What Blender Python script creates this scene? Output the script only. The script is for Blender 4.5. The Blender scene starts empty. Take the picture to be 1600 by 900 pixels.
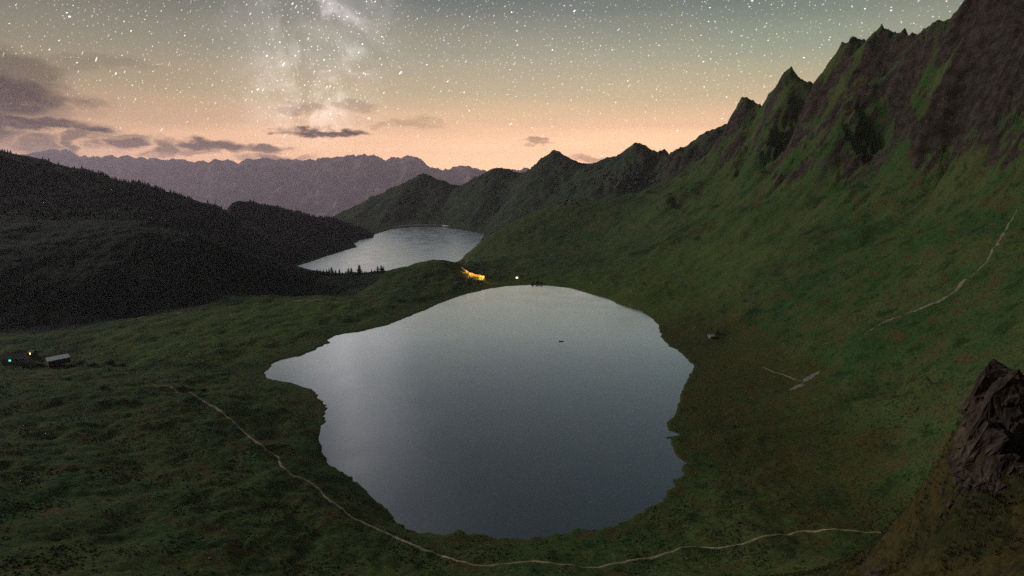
import bpy, math, random
import numpy as np

# ------------------------------------------------------------------ camera, sky, sun, exposure
S = bpy.context.scene
C = S.collection
R = math.radians
rng = np.random.default_rng(7)
random.seed(7)

CAM = (0.0, 0.0, 228.0)
PITCH = R(11.4)
FPX = 870.0                      # focal length for a picture 1600 wide
cam = bpy.data.cameras.new('camera')
cam.sensor_width = 36.0
cam.lens = FPX / 1600 * 36
cam.clip_start = 0.5
cam.clip_end = 80000
co = bpy.data.objects.new('camera', cam)
C.objects.link(co)
co.location = CAM
co.rotation_euler = (R(90) - PITCH, 0, 0)
S.camera = co

S.view_settings.view_transform = 'Standard'
S.view_settings.look = 'None'
S.view_settings.gamma = 1
S.view_settings.use_curve_mapping = False
S.view_settings.exposure = 0.0
S.cycles.use_denoising = False      # a little grain, as in a long night exposure
S.cycles.max_bounces = 4
S.cycles.volume_bounces = 1
S.cycles.caustics_reflective = False
S.cycles.caustics_refractive = False
S.cycles.sample_clamp_indirect = 4

SUN_AZ, SUN_EL = R(-70), R(19)   # azimuth from +Y towards +X
sl = bpy.data.lights.new('dusk_sun', 'SUN')
sl.energy = 1.55
sl.angle = R(10)
sl.color = (1.0, 0.97, 0.90)
so = bpy.data.objects.new('dusk_sun', sl)
C.objects.link(so)
so.rotation_euler = (R(90) - SUN_EL, 0, -SUN_AZ + math.pi)


def raydir(px, py):
    u, v = (px - 800) / FPX, (450 - py) / FPX
    d = np.array([u, math.cos(PITCH) + v * math.sin(PITCH), -math.sin(PITCH) + v * math.cos(PITCH)])
    return d


def P(px, py, Y):                # point at ground distance Y
    d = raydir(px, py)
    t = Y / d[1]
    return (CAM[0] + t * d[0], Y, CAM[2] + t * d[2])


def PZ(px, py, z):               # point at height z
    d = raydir(px, py)
    t = (z - CAM[2]) / d[2]
    return (t * d[0], t * d[1], z)


def azel(px, py):
    d = raydir(px, py)
    d = d / np.linalg.norm(d)
    return math.degrees(math.atan2(d[0], d[1])), math.degrees(math.asin(d[2]))


class NT:
    """small helper round a node tree"""
    def __init__(self, tree):
        self.t = tree
        self.n = tree.nodes
        self.n.clear()

    def put(self, typ, ins=None, **props):
        nd = self.n.new(typ)
        for k, v in props.items():
            setattr(nd, k, v)
        for k, v in (ins or {}).items():
            self.set(nd, k, v)
        return nd

    def set(self, nd, k, v):
        sock = nd.inputs[k]
        if isinstance(v, bpy.types.NodeSocket):
            self.t.links.new(v, sock)
        elif isinstance(v, bpy.types.Node):
            self.t.links.new(v.outputs[0], sock)
        else:
            sock.default_value = v

    def m(self, op, a, b=0.0, c=None, clamp=False):
        nd = self.put('ShaderNodeMath', {0: a, 1: b}, operation=op, use_clamp=clamp)
        if c is not None:
            self.set(nd, 2, c)
        return nd.outputs[0]

    def v(self, op, a, b=(0, 0, 0)):
        nd = self.put('ShaderNodeVectorMath', {0: a, 1: b}, operation=op)
        return nd.outputs['Value'] if op in ('LENGTH', 'DOT_PRODUCT', 'DISTANCE') else nd.outputs[0]

    def mr(self, val, a, b, c=0.0, d=1.0, smooth=True):
        nd = self.put('ShaderNodeMapRange', {0: val, 1: a, 2: b, 3: c, 4: d},
                      interpolation_type='SMOOTHSTEP' if smooth else 'LINEAR', clamp=True)
        return nd.outputs[0]

    def mix(self, f, a, b, blend='MIX'):
        nd = self.put('ShaderNodeMix', data_type='RGBA', blend_type=blend)
        self.set(nd, 0, f)
        self.set(nd, 6, a)
        self.set(nd, 7, b)
        return nd.outputs[2]

    def noise(self, vec, scale, detail=4, rough=0.55, dist=0.0):
        nd = self.put('ShaderNodeTexNoise', {'Vector': vec, 'Scale': scale, 'Detail': detail,
                                             'Roughness': rough, 'Distortion': dist})
        return nd.outputs[0]

    def ramp(self, f, stops):
        nd = self.put('ShaderNodeValToRGB', {0: f})
        e = nd.color_ramp.elements
        while len(e) > 1:
            e.remove(e[-1])
        e[0].position, e[0].color = stops[0][0], (*stops[0][1], 1)
        for p, c in stops[1:]:
            k = e.new(p)
            k.color = (*c, 1)
        return nd.outputs[0]


def c4(r, g, b):
    return (r, g, b, 1)


def build_world():
    w = bpy.data.worlds.new('World')
    S.world = w
    w.use_nodes = True
    T = NT(w.node_tree)
    gen = T.put('ShaderNodeTexCoord').outputs['Generated']
    D = T.v('NORMALIZE', gen)
    sep = T.put('ShaderNodeSeparateXYZ', {0: D})
    X, Y, Z = sep.outputs
    el = T.m('MULTIPLY', T.m('ARCSINE', Z), 180 / math.pi)
    az = T.m('MULTIPLY', T.m('ARCTAN2', X, Y), 180 / math.pi)

    # dusk afterglow over town light: warm on the horizon, grey green above, dark overhead
    glow = T.mr(T.m('ABSOLUTE', T.m('SUBTRACT', az, 16)), 6, 90, 1.0, 0.34)
    band_noise = T.noise(T.v('MULTIPLY', D, (2.2, 2.2, 26)), 1.6, 3)
    el2 = T.m('ADD', el, T.m('MULTIPLY', T.m('SUBTRACT', band_noise, 0.5), 1.6))
    t = T.m('DIVIDE', T.m('ADD', el2, 5.0), 95.0, clamp=True)

    def k(e):
        return (e + 5) / 95
    base = T.ramp(t, [(0.0, (1.8, 1.04, 0.64)), (k(1.0), (2.3, 1.27, 0.70)), (k(2.6), (1.95, 1.13, 0.64)),
                      (k(4.6), (1.16, 0.72, 0.43)), (k(7.5), (0.70, 0.545, 0.335)), (k(11), (0.445, 0.415, 0.305)),
                      (k(16), (0.168, 0.194, 0.180)), (k(24), (0.130, 0.152, 0.160)), (k(45), (0.080, 0.100, 0.116)),
                      (1.0, (0.066, 0.084, 0.104))])
    col = T.mix(1.0, base, T.put('ShaderNodeCombineXYZ', {0: glow, 1: glow, 2: glow}).outputs[0], 'MULTIPLY')
    # faint green airglow towards the right
    ag = T.m('MULTIPLY', T.mr(az, -2, 32), T.mr(el, 5, 13))
    ag = T.m('MULTIPLY', ag, T.mr(T.noise(D, 3.2, 2), 0.3, 0.75, 0.55, 1.0))
    col = T.mix(T.m('MULTIPLY', ag, 0.8), col, T.mix(1.0, col, c4(0.66, 0.88, 0.88), 'MULTIPLY'))

    # physical twilight sky added on top
    sky = T.put('ShaderNodeTexSky', sky_type='NISHITA', sun_disc=False)
    sky.sun_elevation = R(-3.0)
    sky.sun_rotation = SUN_AZ
    sky.air_density = 1.2
    sky.dust_density = 2.0
    col = T.mix(1.0, col, T.mix(1.0, sky.outputs[0], c4(0.05, 0.05, 0.05), 'MULTIPLY'), 'ADD')

    # milky way: a band along a great circle
    a, b = raydir(500, 10), raydir(487, 200)
    n = np.cross(a, b)
    n /= np.linalg.norm(n)
    dn = T.v('DOT_PRODUCT', D, tuple(n))
    wob = T.m('MULTIPLY', T.m('SUBTRACT', T.noise(D, 5.0, 3), 0.5), 0.07)
    dd = T.m('DIVIDE', T.m('ADD', dn, wob), 0.078)
    mw = T.m('POWER', 2.718, T.m('MULTIPLY', T.m('MULTIPLY', dd, dd), -1.0))
    patch = T.noise(D, 13.0, 6, 0.68, 0.5)
    mwm = T.m('MULTIPLY', mw, T.mr(patch, 0.36, 0.72, 0.25, 1.0))
    lane = T.mr(T.noise(T.v('ADD', D, (3, 1, 2)), 9.0, 5, 0.6, 0.6), 0.50, 0.62, 1.0, 0.25)
    mwm = T.m('MULTIPLY', T.m('MULTIPLY', mwm, lane), T.mr(el, 1.5, 7.0))
    col = T.mix(mwm, col, T.mix(1.0, col, c4(0.66, 0.58, 0.58), 'ADD'))

    # stars: short trails about the pole below the horizon ahead
    pole = np.array([math.sin(R(4)) * math.cos(R(46)), math.cos(R(4)) * math.cos(R(46)), -math.sin(R(46))])
    e1 = np.array([math.cos(R(4)), -math.sin(R(4)), 0])
    e2 = np.cross(e1, pole)
    pc = T.m('ARCCOSINE', T.v('DOT_PRODUCT', D, tuple(pole)))
    ha = T.m('ARCTAN2', T.v('DOT_PRODUCT', D, tuple(e1)), T.v('DOT_PRODUCT', D, tuple(e2)))
    pv = T.m('MULTIPLY', ha, T.m('SINE', pc))
    warp = T.m('MULTIPLY', T.noise(D, 40, 2), 0.02)
    acc = None
    for (cell, rad, stretch, bright, pw, off) in ((0.070, 0.00108, 1.6, 3.6, 2.4, 3.1), (0.025, 0.00085, 1.4, 3.2, 2.8, 7.7),
                                                  (0.0125, 0.00078, 1.25, 2.4, 2.4, 13.3), (0.0066, 0.00070, 1.1, 1.5, 1.5, 23.9)):
        vec = T.put('ShaderNodeCombineXYZ', {0: T.m('ADD', T.m('MULTIPLY', T.m('ADD', pv, warp), 1 / (cell * stretch)), off),
                                             1: T.m('ADD', T.m('MULTIPLY', T.m('ADD', pc, warp), 1 / cell), off * 1.7), 2: 0.0}).outputs[0]
        vo = T.put('ShaderNodeTexVoronoi', {'Vector': vec, 'Scale': 1.0, 'Randomness': 1.0}, voronoi_dimensions='2D')
        sc = T.put('ShaderNodeSeparateColor', {0: vo.outputs['Color']})
        mag = T.m('POWER', sc.outputs[0], pw)
        if cell < 0.02:
            mag = T.m('MULTIPLY', mag, T.m('ADD', 0.85, T.m('MULTIPLY', mw, 0.45)))
        r = rad / cell
        radv = T.m('MULTIPLY', T.m('ADD', 0.65, T.m('MULTIPLY', mag, 0.75)), r)
        core = T.m('SUBTRACT', 1.0, T.m('DIVIDE', vo.outputs['Distance'], radv), clamp=True)
        core = T.m('MULTIPLY', T.m('MULTIPLY', core, bright), T.m('ADD', mag, 0.03))
        tint = T.mix(sc.outputs[1], c4(1.0, 0.86, 0.72), c4(0.80, 0.90, 1.0))
        star = T.mix(1.0, tint, T.put('ShaderNodeCombineXYZ', {0: core, 1: core, 2: core}).outputs[0], 'MULTIPLY')
        acc = star if acc is None else T.mix(1.0, acc, star, 'ADD')

    # low clouds: soft torn banks
    wv = T.put('ShaderNodeTexNoise', {'Vector': T.v('MULTIPLY', D, (1, 1, 2.2)), 'Scale': 11.0, 'Detail': 5.0, 'Roughness': 0.62})
    wvv = T.v('MULTIPLY', T.v('SUBTRACT', wv.outputs['Color'], (0.5, 0.5, 0.5)), (9.0, 3.2, 0))
    ae = T.v('ADD', T.put('ShaderNodeCombineXYZ', {0: az, 1: el, 2: 0.0}).outputs[0], wvv)
    clouds = [  # px, py, half width, half height in px, density
        (-5, 142, 120, 38, .95), (40, 112, 80, 24, .6), (60, 158, 75, 14, .8), (20, 193, 120, 13, 1), (95, 198, 70, 8, 1), (-60, 190, 90, 30, 1),
        (45, 224, 42, 11, .8), (110, 220, 18, 16, .85), (183, 222, 34, 10, .9), (175, 212, 60, 5, .6), (255, 234, 26, 13, .85),
        (330, 228, 48, 8, .95), (410, 231, 36, 6, .9), (300, 240, 26, 6, .6), (415, 244, 22, 6, .8), (372, 247, 20, 7, .5), (470, 248, 24, 6, .55),
        (508, 207, 56, 5, 1), (431, 206, 9, 3, .7), (470, 166, 26, 9, .38), (552, 172, 32, 9, .30), (645, 194, 30, 6, .3), (595, 197, 16, 4, .25),
        (832, 226, 22, 4, .6), (935, 250, 34, 6, .55), (130, 96, 75, 10, .22)]
    for q in range(7):          # the same kind of low banks goes on round the horizon
        clouds.append((None, random.uniform(52, 308), random.uniform(2, 9), random.uniform(6, 16), random.uniform(.5, 1.3)))
    cm = None
    for cl in clouds:
        if cl[0] is None:
            a0, e0, wa, we, dens = cl[1], cl[2], cl[3], cl[4], .8
            a0 = a0 if a0 < 180 else a0 - 360
        else:
            px, py, hw, hh, dens = cl
            a0, e0 = azel(px, py)
            wa = abs(azel(px + hw, py)[0] - a0)
            we = abs(azel(px, py - hh)[1] - e0)
        q = T.v('LENGTH', T.v('DIVIDE', T.v('SUBTRACT', ae, (a0, e0, 0)), (wa * 1.3, we * 1.3, 1)))
        f = T.mr(q, 1.25, 0.45, 0, dens)
        cm = f if cm is None else T.m('MAXIMUM', cm, f)
    ctex = T.noise(T.v('MULTIPLY', D, (1, 1, 3)), 26, 5, 0.6)
    cm = T.m('MULTIPLY', cm, T.mr(ctex, 0.25, 0.50, 0.7, 1.0))
    acc = T.mix(T.m('MULTIPLY', cm, 0.95), acc, c4(0, 0, 0))
    acc = T.mix(1.0, acc, T.put('ShaderNodeCombineXYZ', {0: T.mr(el, 0.0, 9.0, 0.25, 1.0), 1: T.mr(el, 0.0, 9.0, 0.25, 1.0), 2: T.mr(el, 0.0, 9.0, 0.25, 1.0)}).outputs[0], 'MULTIPLY')
    ccol = T.mix(T.mr(el, 2, 12), c4(0.022, 0.015, 0.020), c4(0.020, 0.016, 0.017))
    ccol = T.mix(0.07, ccol, col)
    col = T.mix(cm, col, ccol)
    col = T.mix(1.0, col, acc, 'ADD')
    # below the horizon the world is hidden by ground
    bg = T.put('ShaderNodeBackground', {'Color': col, 'Strength': 1.0})
    T.put('ShaderNodeOutputWorld', {'Surface': bg})
    w.cycles.sampling_method = 'MANUAL'
    w.cycles.sample_map_resolution = 512


build_world()


# ------------------------------------------------------------------ helpers
def mat(name):
    m_ = bpy.data.materials.new(name)
    m_.use_nodes = True
    return m_, NT(m_.node_tree)


def simple_mat(name, col, rough=0.8, var=0.25, scale=1.5, metallic=0.0, emit=None, emit_strength=0.0, spec=0.3):
    m_, T = mat(name)
    oc = T.put('ShaderNodeTexCoord').outputs['Object']
    n = T.noise(oc, scale, 5, 0.6)
    c = T.mix(T.mr(n, 0.3, 0.7), c4(*[x * (1 - var) for x in col]), c4(*[min(1, x * (1 + var)) for x in col]))
    b = T.put('ShaderNodeBsdfPrincipled', {'Base Color': c, 'Roughness': rough, 'Metallic': metallic, 'Specular IOR Level': spec})
    if emit:
        T.set(b, 'Emission Color', c4(*emit))
        T.set(b, 'Emission Strength', emit_strength)
    T.put('ShaderNodeOutputMaterial', {'Surface': b})
    return m_


def mesh_np(name, verts, faces, material, nside=None, smooth=False, parent=None):
    """faces: (n,k) array, or list of lists"""
    me = bpy.data.meshes.new(name)
    if isinstance(faces, np.ndarray):
        k = faces.shape[1]
        v = np.ascontiguousarray(verts, dtype=np.float32)
        me.vertices.add(len(v))
        me.vertices.foreach_set('co', v.ravel())
        me.loops.add(faces.size)
        me.loops.foreach_set('vertex_index', np.ascontiguousarray(faces, dtype=np.int32).ravel())
        me.polygons.add(len(faces))
        me.polygons.foreach_set('loop_start', np.arange(0, faces.size, k, dtype=np.int32))
        if smooth:
            me.polygons.foreach_set('use_smooth', np.ones(len(faces), dtype=bool))
        me.update(calc_edges=True)
    else:
        me.from_pydata([tuple(map(float, q)) for q in verts], [], faces)
        if smooth:
            for p in me.polygons:
                p.use_smooth = True
        me.update()
    me.materials.append(material)
    o = bpy.data.objects.new(name, me)
    C.objects.link(o)
    if parent is not None:
        o.parent = parent
    return o


def tag(o, label=None, cat=None, group=None, kind=None):
    if label:
        o['label'] = label
    if cat:
        o['category'] = cat
    if group:
        o['group'] = group
    if kind:
        o['kind'] = kind
    return o


def empty(name, loc, rz=0.0):
    o = bpy.data.objects.new(name, None)
    o.empty_display_size = 0.5
    C.objects.link(o)
    o.location = loc
    o.rotation_euler = (0, 0, rz)
    return o


def box_geo(x0, x1, y0, y1, z0, z1):
    v = [(x0, y0, z0), (x1, y0, z0), (x1, y1, z0), (x0, y1, z0), (x0, y0, z1), (x1, y0, z1), (x1, y1, z1), (x0, y1, z1)]
    f = [[0, 3, 2, 1], [4, 5, 6, 7], [0, 1, 5, 4], [1, 2, 6, 5], [2, 3, 7, 6], [3, 0, 4, 7]]
    return v, f


def box(name, x0, x1, y0, y1, z0, z1, material, parent):
    v, f = box_geo(x0, x1, y0, y1, z0, z1)
    return mesh_np(name, v, f, material, parent=parent)


_tabs = {}


def perlin(x, y, seed=0):
    if seed not in _tabs:
        _tabs[seed] = np.random.default_rng(1000 + seed).random((256, 256)).astype(np.float32) * 2 * np.pi
    tab = _tabs[seed]
    xi = np.floor(x).astype(np.int32)
    yi = np.floor(y).astype(np.int32)
    xf = (x - xi).astype(np.float32)
    yf = (y - yi).astype(np.float32)
    u = xf * xf * xf * (xf * (xf * 6 - 15) + 10)
    v = yf * yf * yf * (yf * (yf * 6 - 15) + 10)

    def g(ix, iy, dx, dy):
        a = tab[ix & 255, iy & 255]
        return np.cos(a) * dx + np.sin(a) * dy
    a = g(xi, yi, xf, yf)
    b = g(xi + 1, yi, xf - 1, yf)
    c = g(xi, yi + 1, xf, yf - 1)
    d = g(xi + 1, yi + 1, xf - 1, yf - 1)
    return ((a + u * (b - a)) + v * ((c + u * (d - c)) - (a + u * (b - a)))) * 1.4


def fbm(x, y, scale, octv=4, gain=0.5, seed=0):
    out = 0
    amp = 1.0
    for i in range(octv):
        out = out + amp * perlin(x / scale, y / scale, seed + i)
        scale /= 2.03
        amp *= gain
    return out


def ridged(x, y, scale, octv=4, gain=0.5, seed=0):
    out = 0
    amp = 1.0
    for i in range(octv):
        out = out + amp * (1 - 2 * np.abs(perlin(x / scale, y / scale, seed + i)))
        scale /= 2.1
        amp *= gain
    return out - 0.45


def smooth(x, a, b):
    t = np.clip((x - a) / (b - a), 0, 1)
    return t * t * (3 - 2 * t)


def inside(px, py, poly):
    r = np.zeros(px.shape, dtype=bool)
    n = len(poly)
    for i in range(n):
        x1, y1 = poly[i][:2]
        x2, y2 = poly[(i + 1) % n][:2]
        if y1 == y2:
            continue
        c = ((y1 > py) != (y2 > py)) & (px < (x2 - x1) * (py - y1) / (y2 - y1) + x1)
        r ^= c
    return r


def seg_dist(px, py, poly, closed=True):
    best = np.full(px.shape, 1e9, dtype=np.float32)
    n = len(poly)
    for i in range(n if closed else n - 1):
        x1, y1 = poly[i][:2]
        x2, y2 = poly[(i + 1) % n][:2]
        dx, dy = x2 - x1, y2 - y1
        L = dx * dx + dy * dy + 1e-9
        t = np.clip(((px - x1) * dx + (py - y1) * dy) / L, 0, 1)
        best = np.minimum(best, np.hypot(px - x1 - t * dx, py - y1 - t * dy))
    return best


# ------------------------------------------------------------------ lakes (outlines, world metres)
LAKE = [PZ(a, b, 0)[:2] for a, b in [
    (835, 445), (790, 447), (760, 452), (745, 456), (730, 459), (715, 464), (690, 473), (668, 483), (650, 490), (630, 498), (606, 508),
    (585, 513), (560, 519), (540, 521), (523, 525), (514, 531), (514, 536), (485, 550), (472, 556), (435, 563), (421, 575), (410, 586),
    (420, 591), (444, 596), (467, 601), (487, 609), (495, 614), (496, 620), (506, 629), (510, 647), (509, 657), (501, 665), (500, 690),
    (502, 706), (515, 724), (537, 740), (560, 755), (569, 765), (579, 776), (607, 794), (616, 812), (641, 824), (660, 833), (682, 836),
    (713, 832), (747, 835), (791, 842), (822, 846), (841, 839), (872, 836), (919, 826), (966, 819), (982, 813), (1004, 799), (1026, 785),
    (1042, 776), (1054, 753), (1073, 729), (1052, 704), (1050, 686), (1040, 684), (1062, 679), (1043, 673), (1042, 660), (1056, 646),
    (1064, 616), (1073, 595), (1084, 571), (1071, 559), (1059, 548), (1040, 536), (1030, 520), (1029, 508), (1018, 497), (1000, 485),
    (980, 477), (950, 467), (920, 458), (890, 450), (865, 447)]]
ZR = -71.0
RESERVOIR = [PZ(a, b, ZR)[:2] for a, b in [
    (452, 417), (480, 411), (505, 402), (540, 391), (559, 386), (552, 380), (565, 374), (584, 371), (583, 367), (600, 362), (615, 357),
    (650, 354.5), (690, 354.5), (722, 359), (757, 366), (750, 377), (741, 388), (735, 398), (720, 408), (690, 418), (600, 427), (520, 429), (450, 424)]]

# ------------------------------------------------------------------ terrain control points
pts = []
CREST = []


def add(px, py, Y):
    pts.append(P(px, py, Y))


def addz(px, py, z):
    pts.append(PZ(px, py, z))


def W(x, y, z):
    pts.append((x, y, z))


def ridge(lst, back, drop, near_back=False):
    for a in lst:
        p = P(*a)
        pts.append(p)
        if p[1] < 4200 and abs(p[0]) < p[1]:
            CREST.append(p)
        k = (p[1] + back) / p[1]
        pts.append((p[0] * k, p[1] + back, p[2] - drop))
        if near_back:
            k = (p[1] + 100) / p[1]
            pts.append((p[0] * k, p[1] + 100, p[2] - 75))


for i, (x, y) in enumerate(LAKE):
    if i % 2 == 0:
        W(x, y, 0.0)
for i, (x, y) in enumerate(RESERVOIR):
    W(x, y, ZR)
# wooded hill
ridge([(-500, 120, 1600), (-200, 200, 1700), (0, 237, 1750), (75, 252, 1750), (150, 270, 1750), (235, 291, 1750), (300, 313, 1760), (340, 322, 1800)], 420, 230)
ridge([(362, 319, 2300), (400, 318, 2350), (430, 323, 2400), (470, 333, 2500), (520, 341, 2650), (550, 350, 2750), (572, 358, 2830)], 420, 200)
for a in [(0, 350, 1150), (100, 350, 1150), (200, 352, 1150), (300, 366, 1150), (380, 391, 1160), (440, 420, 1180), (0, 300, 1450), (150, 310, 1450),
          (280, 345, 1450), (340, 360, 1500), (0, 430, 900), (120, 440, 920), (240, 440, 960), (340, 440, 1020), (-200, 400, 900), (-200, 300, 1200), (-250, 500, 720)]:
    add(*a)
foot = [(-150, 530, 18), (0, 520, 16), (100, 516, 15), (200, 498, 14), (290, 481, 12), (350, 469, 10), (430, 461, 8), (500, 461, 7), (545, 461, 7)]
for (a, b, z) in foot:
    addz(a, b, z)
    x, y, _ = PZ(a, b, z)
    W(x * 1.07, y * 1.07, z - 16)
# meadow and barns
for a in [(200, 530, 13), (300, 520, 10), (400, 500, 8), (450, 520, 5), (330, 550, 8), (150, 550, 15), (260, 570, 12), (90, 572, 15), (20, 572, 16),
          (160, 575, 14), (-100, 570, 20), (600, 470, 8), (560, 490, 5), (650, 452, 12), (690, 442, 12), (600, 445, 14)]:
    addz(*a)
# near left hill
for a in [(-150, 590, 540), (0, 593, 530), (80, 589, 530), (160, 591, 530), (250, 601, 525), (300, 613, 510), (380, 605, 550), (420, 620, 540),
          (-100, 700, 330), (0, 700, 340), (150, 680, 380), (100, 800, 255), (0, 800, 250), (0, 900, 190), (-100, 900, 180), (200, 740, 325),
          (200, 850, 240), (300, 660, 430), (300, 900, 215), (330, 780, 300), (430, 660, 470), (470, 700, 420)]:
    add(*a)
path_near = [(238, 600, 34), (270, 606, 32), (300, 615, 30), (330, 634, 27), (355, 652, 25), (385, 678, 23), (410, 697, 21), (435, 714, 20), (439, 728, 20), (455, 743, 19),
             (480, 751, 18), (500, 765, 18), (515, 783, 18), (545, 805, 18), (580, 822, 17), (620, 840, 16), (660, 859, 17), (690, 868, 18), (712, 876, 19)]
path_low = [(712, 876, 19), (745, 884, 20), (790, 881, 19), (830, 877, 18), (865, 880, 18), (900, 885, 18), (940, 886, 18), (965, 880, 17), (1000, 873, 16), (1035, 868, 15), (1070, 855, 15),
            (1095, 854, 15), (1125, 858, 16), (1160, 850, 17), (1200, 838, 18), (1250, 829, 20), (1300, 828, 22), (1345, 831, 24), (1390, 832, 26),
            (1425, 831, 28), (1440, 828, 29)]
for a in path_near[::2] + path_low[::2]:
    addz(*a)
for a in [(400, 900, 42), (600, 900, 27), (800, 905, 25), (1000, 900, 21), (1150, 900, 24), (1250, 900, 40), (700, 850, 9), (900, 845, 6), (1000, 830, 6), (1100, 800, 6)]:
    addz(*a)
# boggy flat right of the lake and the slope behind it
for a in [(1100, 600, 3), (1100, 680, 2.5), (1120, 740, 3), (1200, 650, 6), (1200, 750, 6), (1300, 680, 11), (1300, 780, 14), (1400, 700, 20), (1400, 780, 22),
          (1440, 640, 36), (1150, 530, 7), (1250, 600, 15), (1300, 570, 30), (1120, 560, 4), (1100, 520, 6)]:
    addz(*a)
for a in [(1150, 500, 780), (1250, 450, 800), (1300, 400, 850), (1200, 400, 950), (1100, 450, 960), (1100, 420, 1100), (1000, 450, 1010), (1000, 430, 1150),
          (950, 450, 1080), (1000, 400, 1400), (1050, 385, 1300), (1150, 350, 1200), (1200, 300, 1270), (1100, 350, 1450), (1050, 330, 1700), (1000, 350, 1700),
          (950, 380, 1700), (1300, 300, 1070), (1400, 400, 750), (1400, 300, 920), (1500, 400, 650), (1500, 300, 790), (1600, 400, 560), (1600, 300, 670),
          (1500, 460, 560), (1345, 530, 560), (1600, 500, 430), (1450, 580, 430), (1400, 620, 430), (1300, 620, 480), (1500, 640, 340), (1700, 400, 520), (1700, 250, 640)]:
    add(*a)
# crags of the mountain
ridge([(1135, 193, 2500), (1120, 199, 2550), (1095, 213, 2600), (1060, 240, 2700)], 500, 160, True)
ridge([(1148, 182, 1950), (1162, 157, 1900), (1176, 162, 1890), (1190, 165, 1860), (1205, 140, 1760), (1218, 126, 1700), (1232, 119, 1660), (1252, 125, 1620), (1270, 126, 1590),
       (1290, 108, 1470), (1318, 78, 1380), (1330, 66, 1330), (1380, 47, 1260), (1405, 54, 1210), (1430, 59, 1160), (1436, 48, 1130), (1460, 38, 1090), (1478, 30, 1060),
       (1498, 18, 1010), (1512, -4, 980), (1560, -60, 900), (1640, -140, 850), (1800, -300, 760)], 300, 170, True)
for a in [(1380, 150, 1190), (1410, 210, 1080), (1500, 100, 960), (1500, 200, 890), (1600, 100, 820), (1600, 200, 745), (1310, 150, 1390), (1300, 210, 1260),
          (1250, 200, 1480), (1230, 255, 1350), (1185, 225, 1680), (1175, 280, 1520), (1130, 250, 1850), (1110, 300, 1750), (1060, 290, 1950)]:
    add(*a)
# ridge beyond the reservoir
ridge([(1045, 240, 2750), (1020, 235, 2850), (1000, 229, 2950), (985, 233, 3000), (960, 243, 3050), (930, 255, 3100), (912, 258, 3200), (895, 249, 3350), (880, 241, 3420),
       (868, 234, 3500), (856, 242, 3500), (845, 254, 3500), (832, 263, 3500), (820, 265, 3500), (813, 270, 3500), (800, 268, 3600), (778, 263, 3650), (755, 270, 3700), (735, 283, 3750),
       (712, 291, 3800), (690, 282, 3850), (660, 274, 3900), (640, 280, 3900), (600, 300, 3950), (560, 320, 4000), (525, 340, 4050), (500, 358, 4100)], 600, 260)
for a in [(660, 320, 3650), (600, 348, 3500), (720, 330, 3400), (780, 340, 3000), (868, 290, 3000), (800, 310, 3200),
          (950, 285, 2750), (1000, 265, 2650), (800, 385, 1850), (850, 380, 1830), (900, 370, 1830),
          (770, 404, 1700), (830, 405, 1500), (900, 405, 1450)]:
    add(*a)
ridge([(757, 374, 2000), (790, 353, 2050), (830, 333, 2100), (870, 316, 2150), (930, 305, 2150), (985, 301, 2100), (1030, 297, 2050), (1062, 277, 2010), (1090, 262, 1980)], 330, 75)
# knolls between the lakes
for a in [(600, 421, 1250), (640, 418, 1230), (660, 411, 1230), (690, 406, 1230), (715, 412, 1250), (735, 407, 1400), (745, 401, 1600), (560, 431, 1250), (500, 436, 1250),
          (460, 432, 1250), (808, 433, 1235), (740, 429, 1250), (770, 432, 1240), (850, 425, 1300), (900, 430, 1200), (780, 420, 1400)]:
    add(*a)
for x in (-700, -550, -400, -250, -150):
    W(x, 1600, -62)
# steep hillside under and behind the camera, spur at the right
for a in [(0, 0, 226.2), (0, 30, 198), (0, 60, 170), (0, 120, 112), (0, 190, 58), (-60, 0, 222), (-60, 60, 165), (-60, 120, 110), (-130, 60, 160), (-150, 150, 92),
          (-250, 100, 130), (60, 0, 235), (30, 40, 195), (0, -60, 275), (0, -150, 350), (-250, -150, 330), (250, -150, 400), (0, -400, 540),
          (-400, -400, 520), (400, -400, 600), (250, 0, 290), (400, 100, 330), (600, 300, 420), (-330, 0, 290), (-600, 100, 260), (-640, 300, 160), (-450, -150, 420), (900, 500, 560), (60, 120, 118), (60, 180, 66), (110, 180, 80), (55, 80, 149), (57, 98, 134), (65, 80, 158), (71, 88, 157), (74, 86, 165), (80, 110, 143), (45, 60, 166), (60, 62, 176), (77, 99, 150), (80, 97, 163)]:
    W(*a)
for a in [(1600, 905, 92), (1420, 918, 160), (1470, 875, 150), (1500, 765, 112), (1505, 650, 102), (1552, 572, 97), (1600, 532, 95), (1700, 480, 95),
          (1560, 800, 98), (1590, 680, 92)]:
    add(*a)
for a in [(1450, 872, 180), (1478, 812, 185), (1492, 765, 170), (1504, 750, 150), (1520, 700, 150)]:
    add(*a)
for a in [(1300, 870, 24), (1350, 880, 27), (1380, 856, 27), (1410, 862, 30), (1430, 848, 30), (1455, 826, 33), (1470, 780, 36), (1480, 740, 40), (1490, 700, 46)]:
    addz(*a)
for a in [(1600, 640, 190), (1560, 700, 190), (1700, 560, 210), (1500, 790, 215)]:
    add(*a)

# ------------------------------------------------------------------ height field
CP = np.array(pts)
key = np.round(CP[:, :2] / 1.5).astype(int)
_, ui = np.unique(key, axis=0, return_index=True)
CP = CP[np.sort(ui)]
cx, cy, cz = CP.T
A = np.hypot(cx[:, None] - cx[None], cy[:, None] - cy[None]) / 1000
n = len(cx)
M = np.zeros((n + 1, n + 1))
M[:n, :n] = A - np.eye(n) * 0.0006
M[:n, n] = 1
M[n, :n] = 1
wgt = np.linalg.solve(M, np.append(cz, 0))


def rbf(x, y):
    out = np.full(x.shape, wgt[n], dtype=np.float64)
    for k in range(n):
        out += wgt[k] * np.hypot(x - cx[k], y - cy[k]) / 1000
    return out


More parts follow.
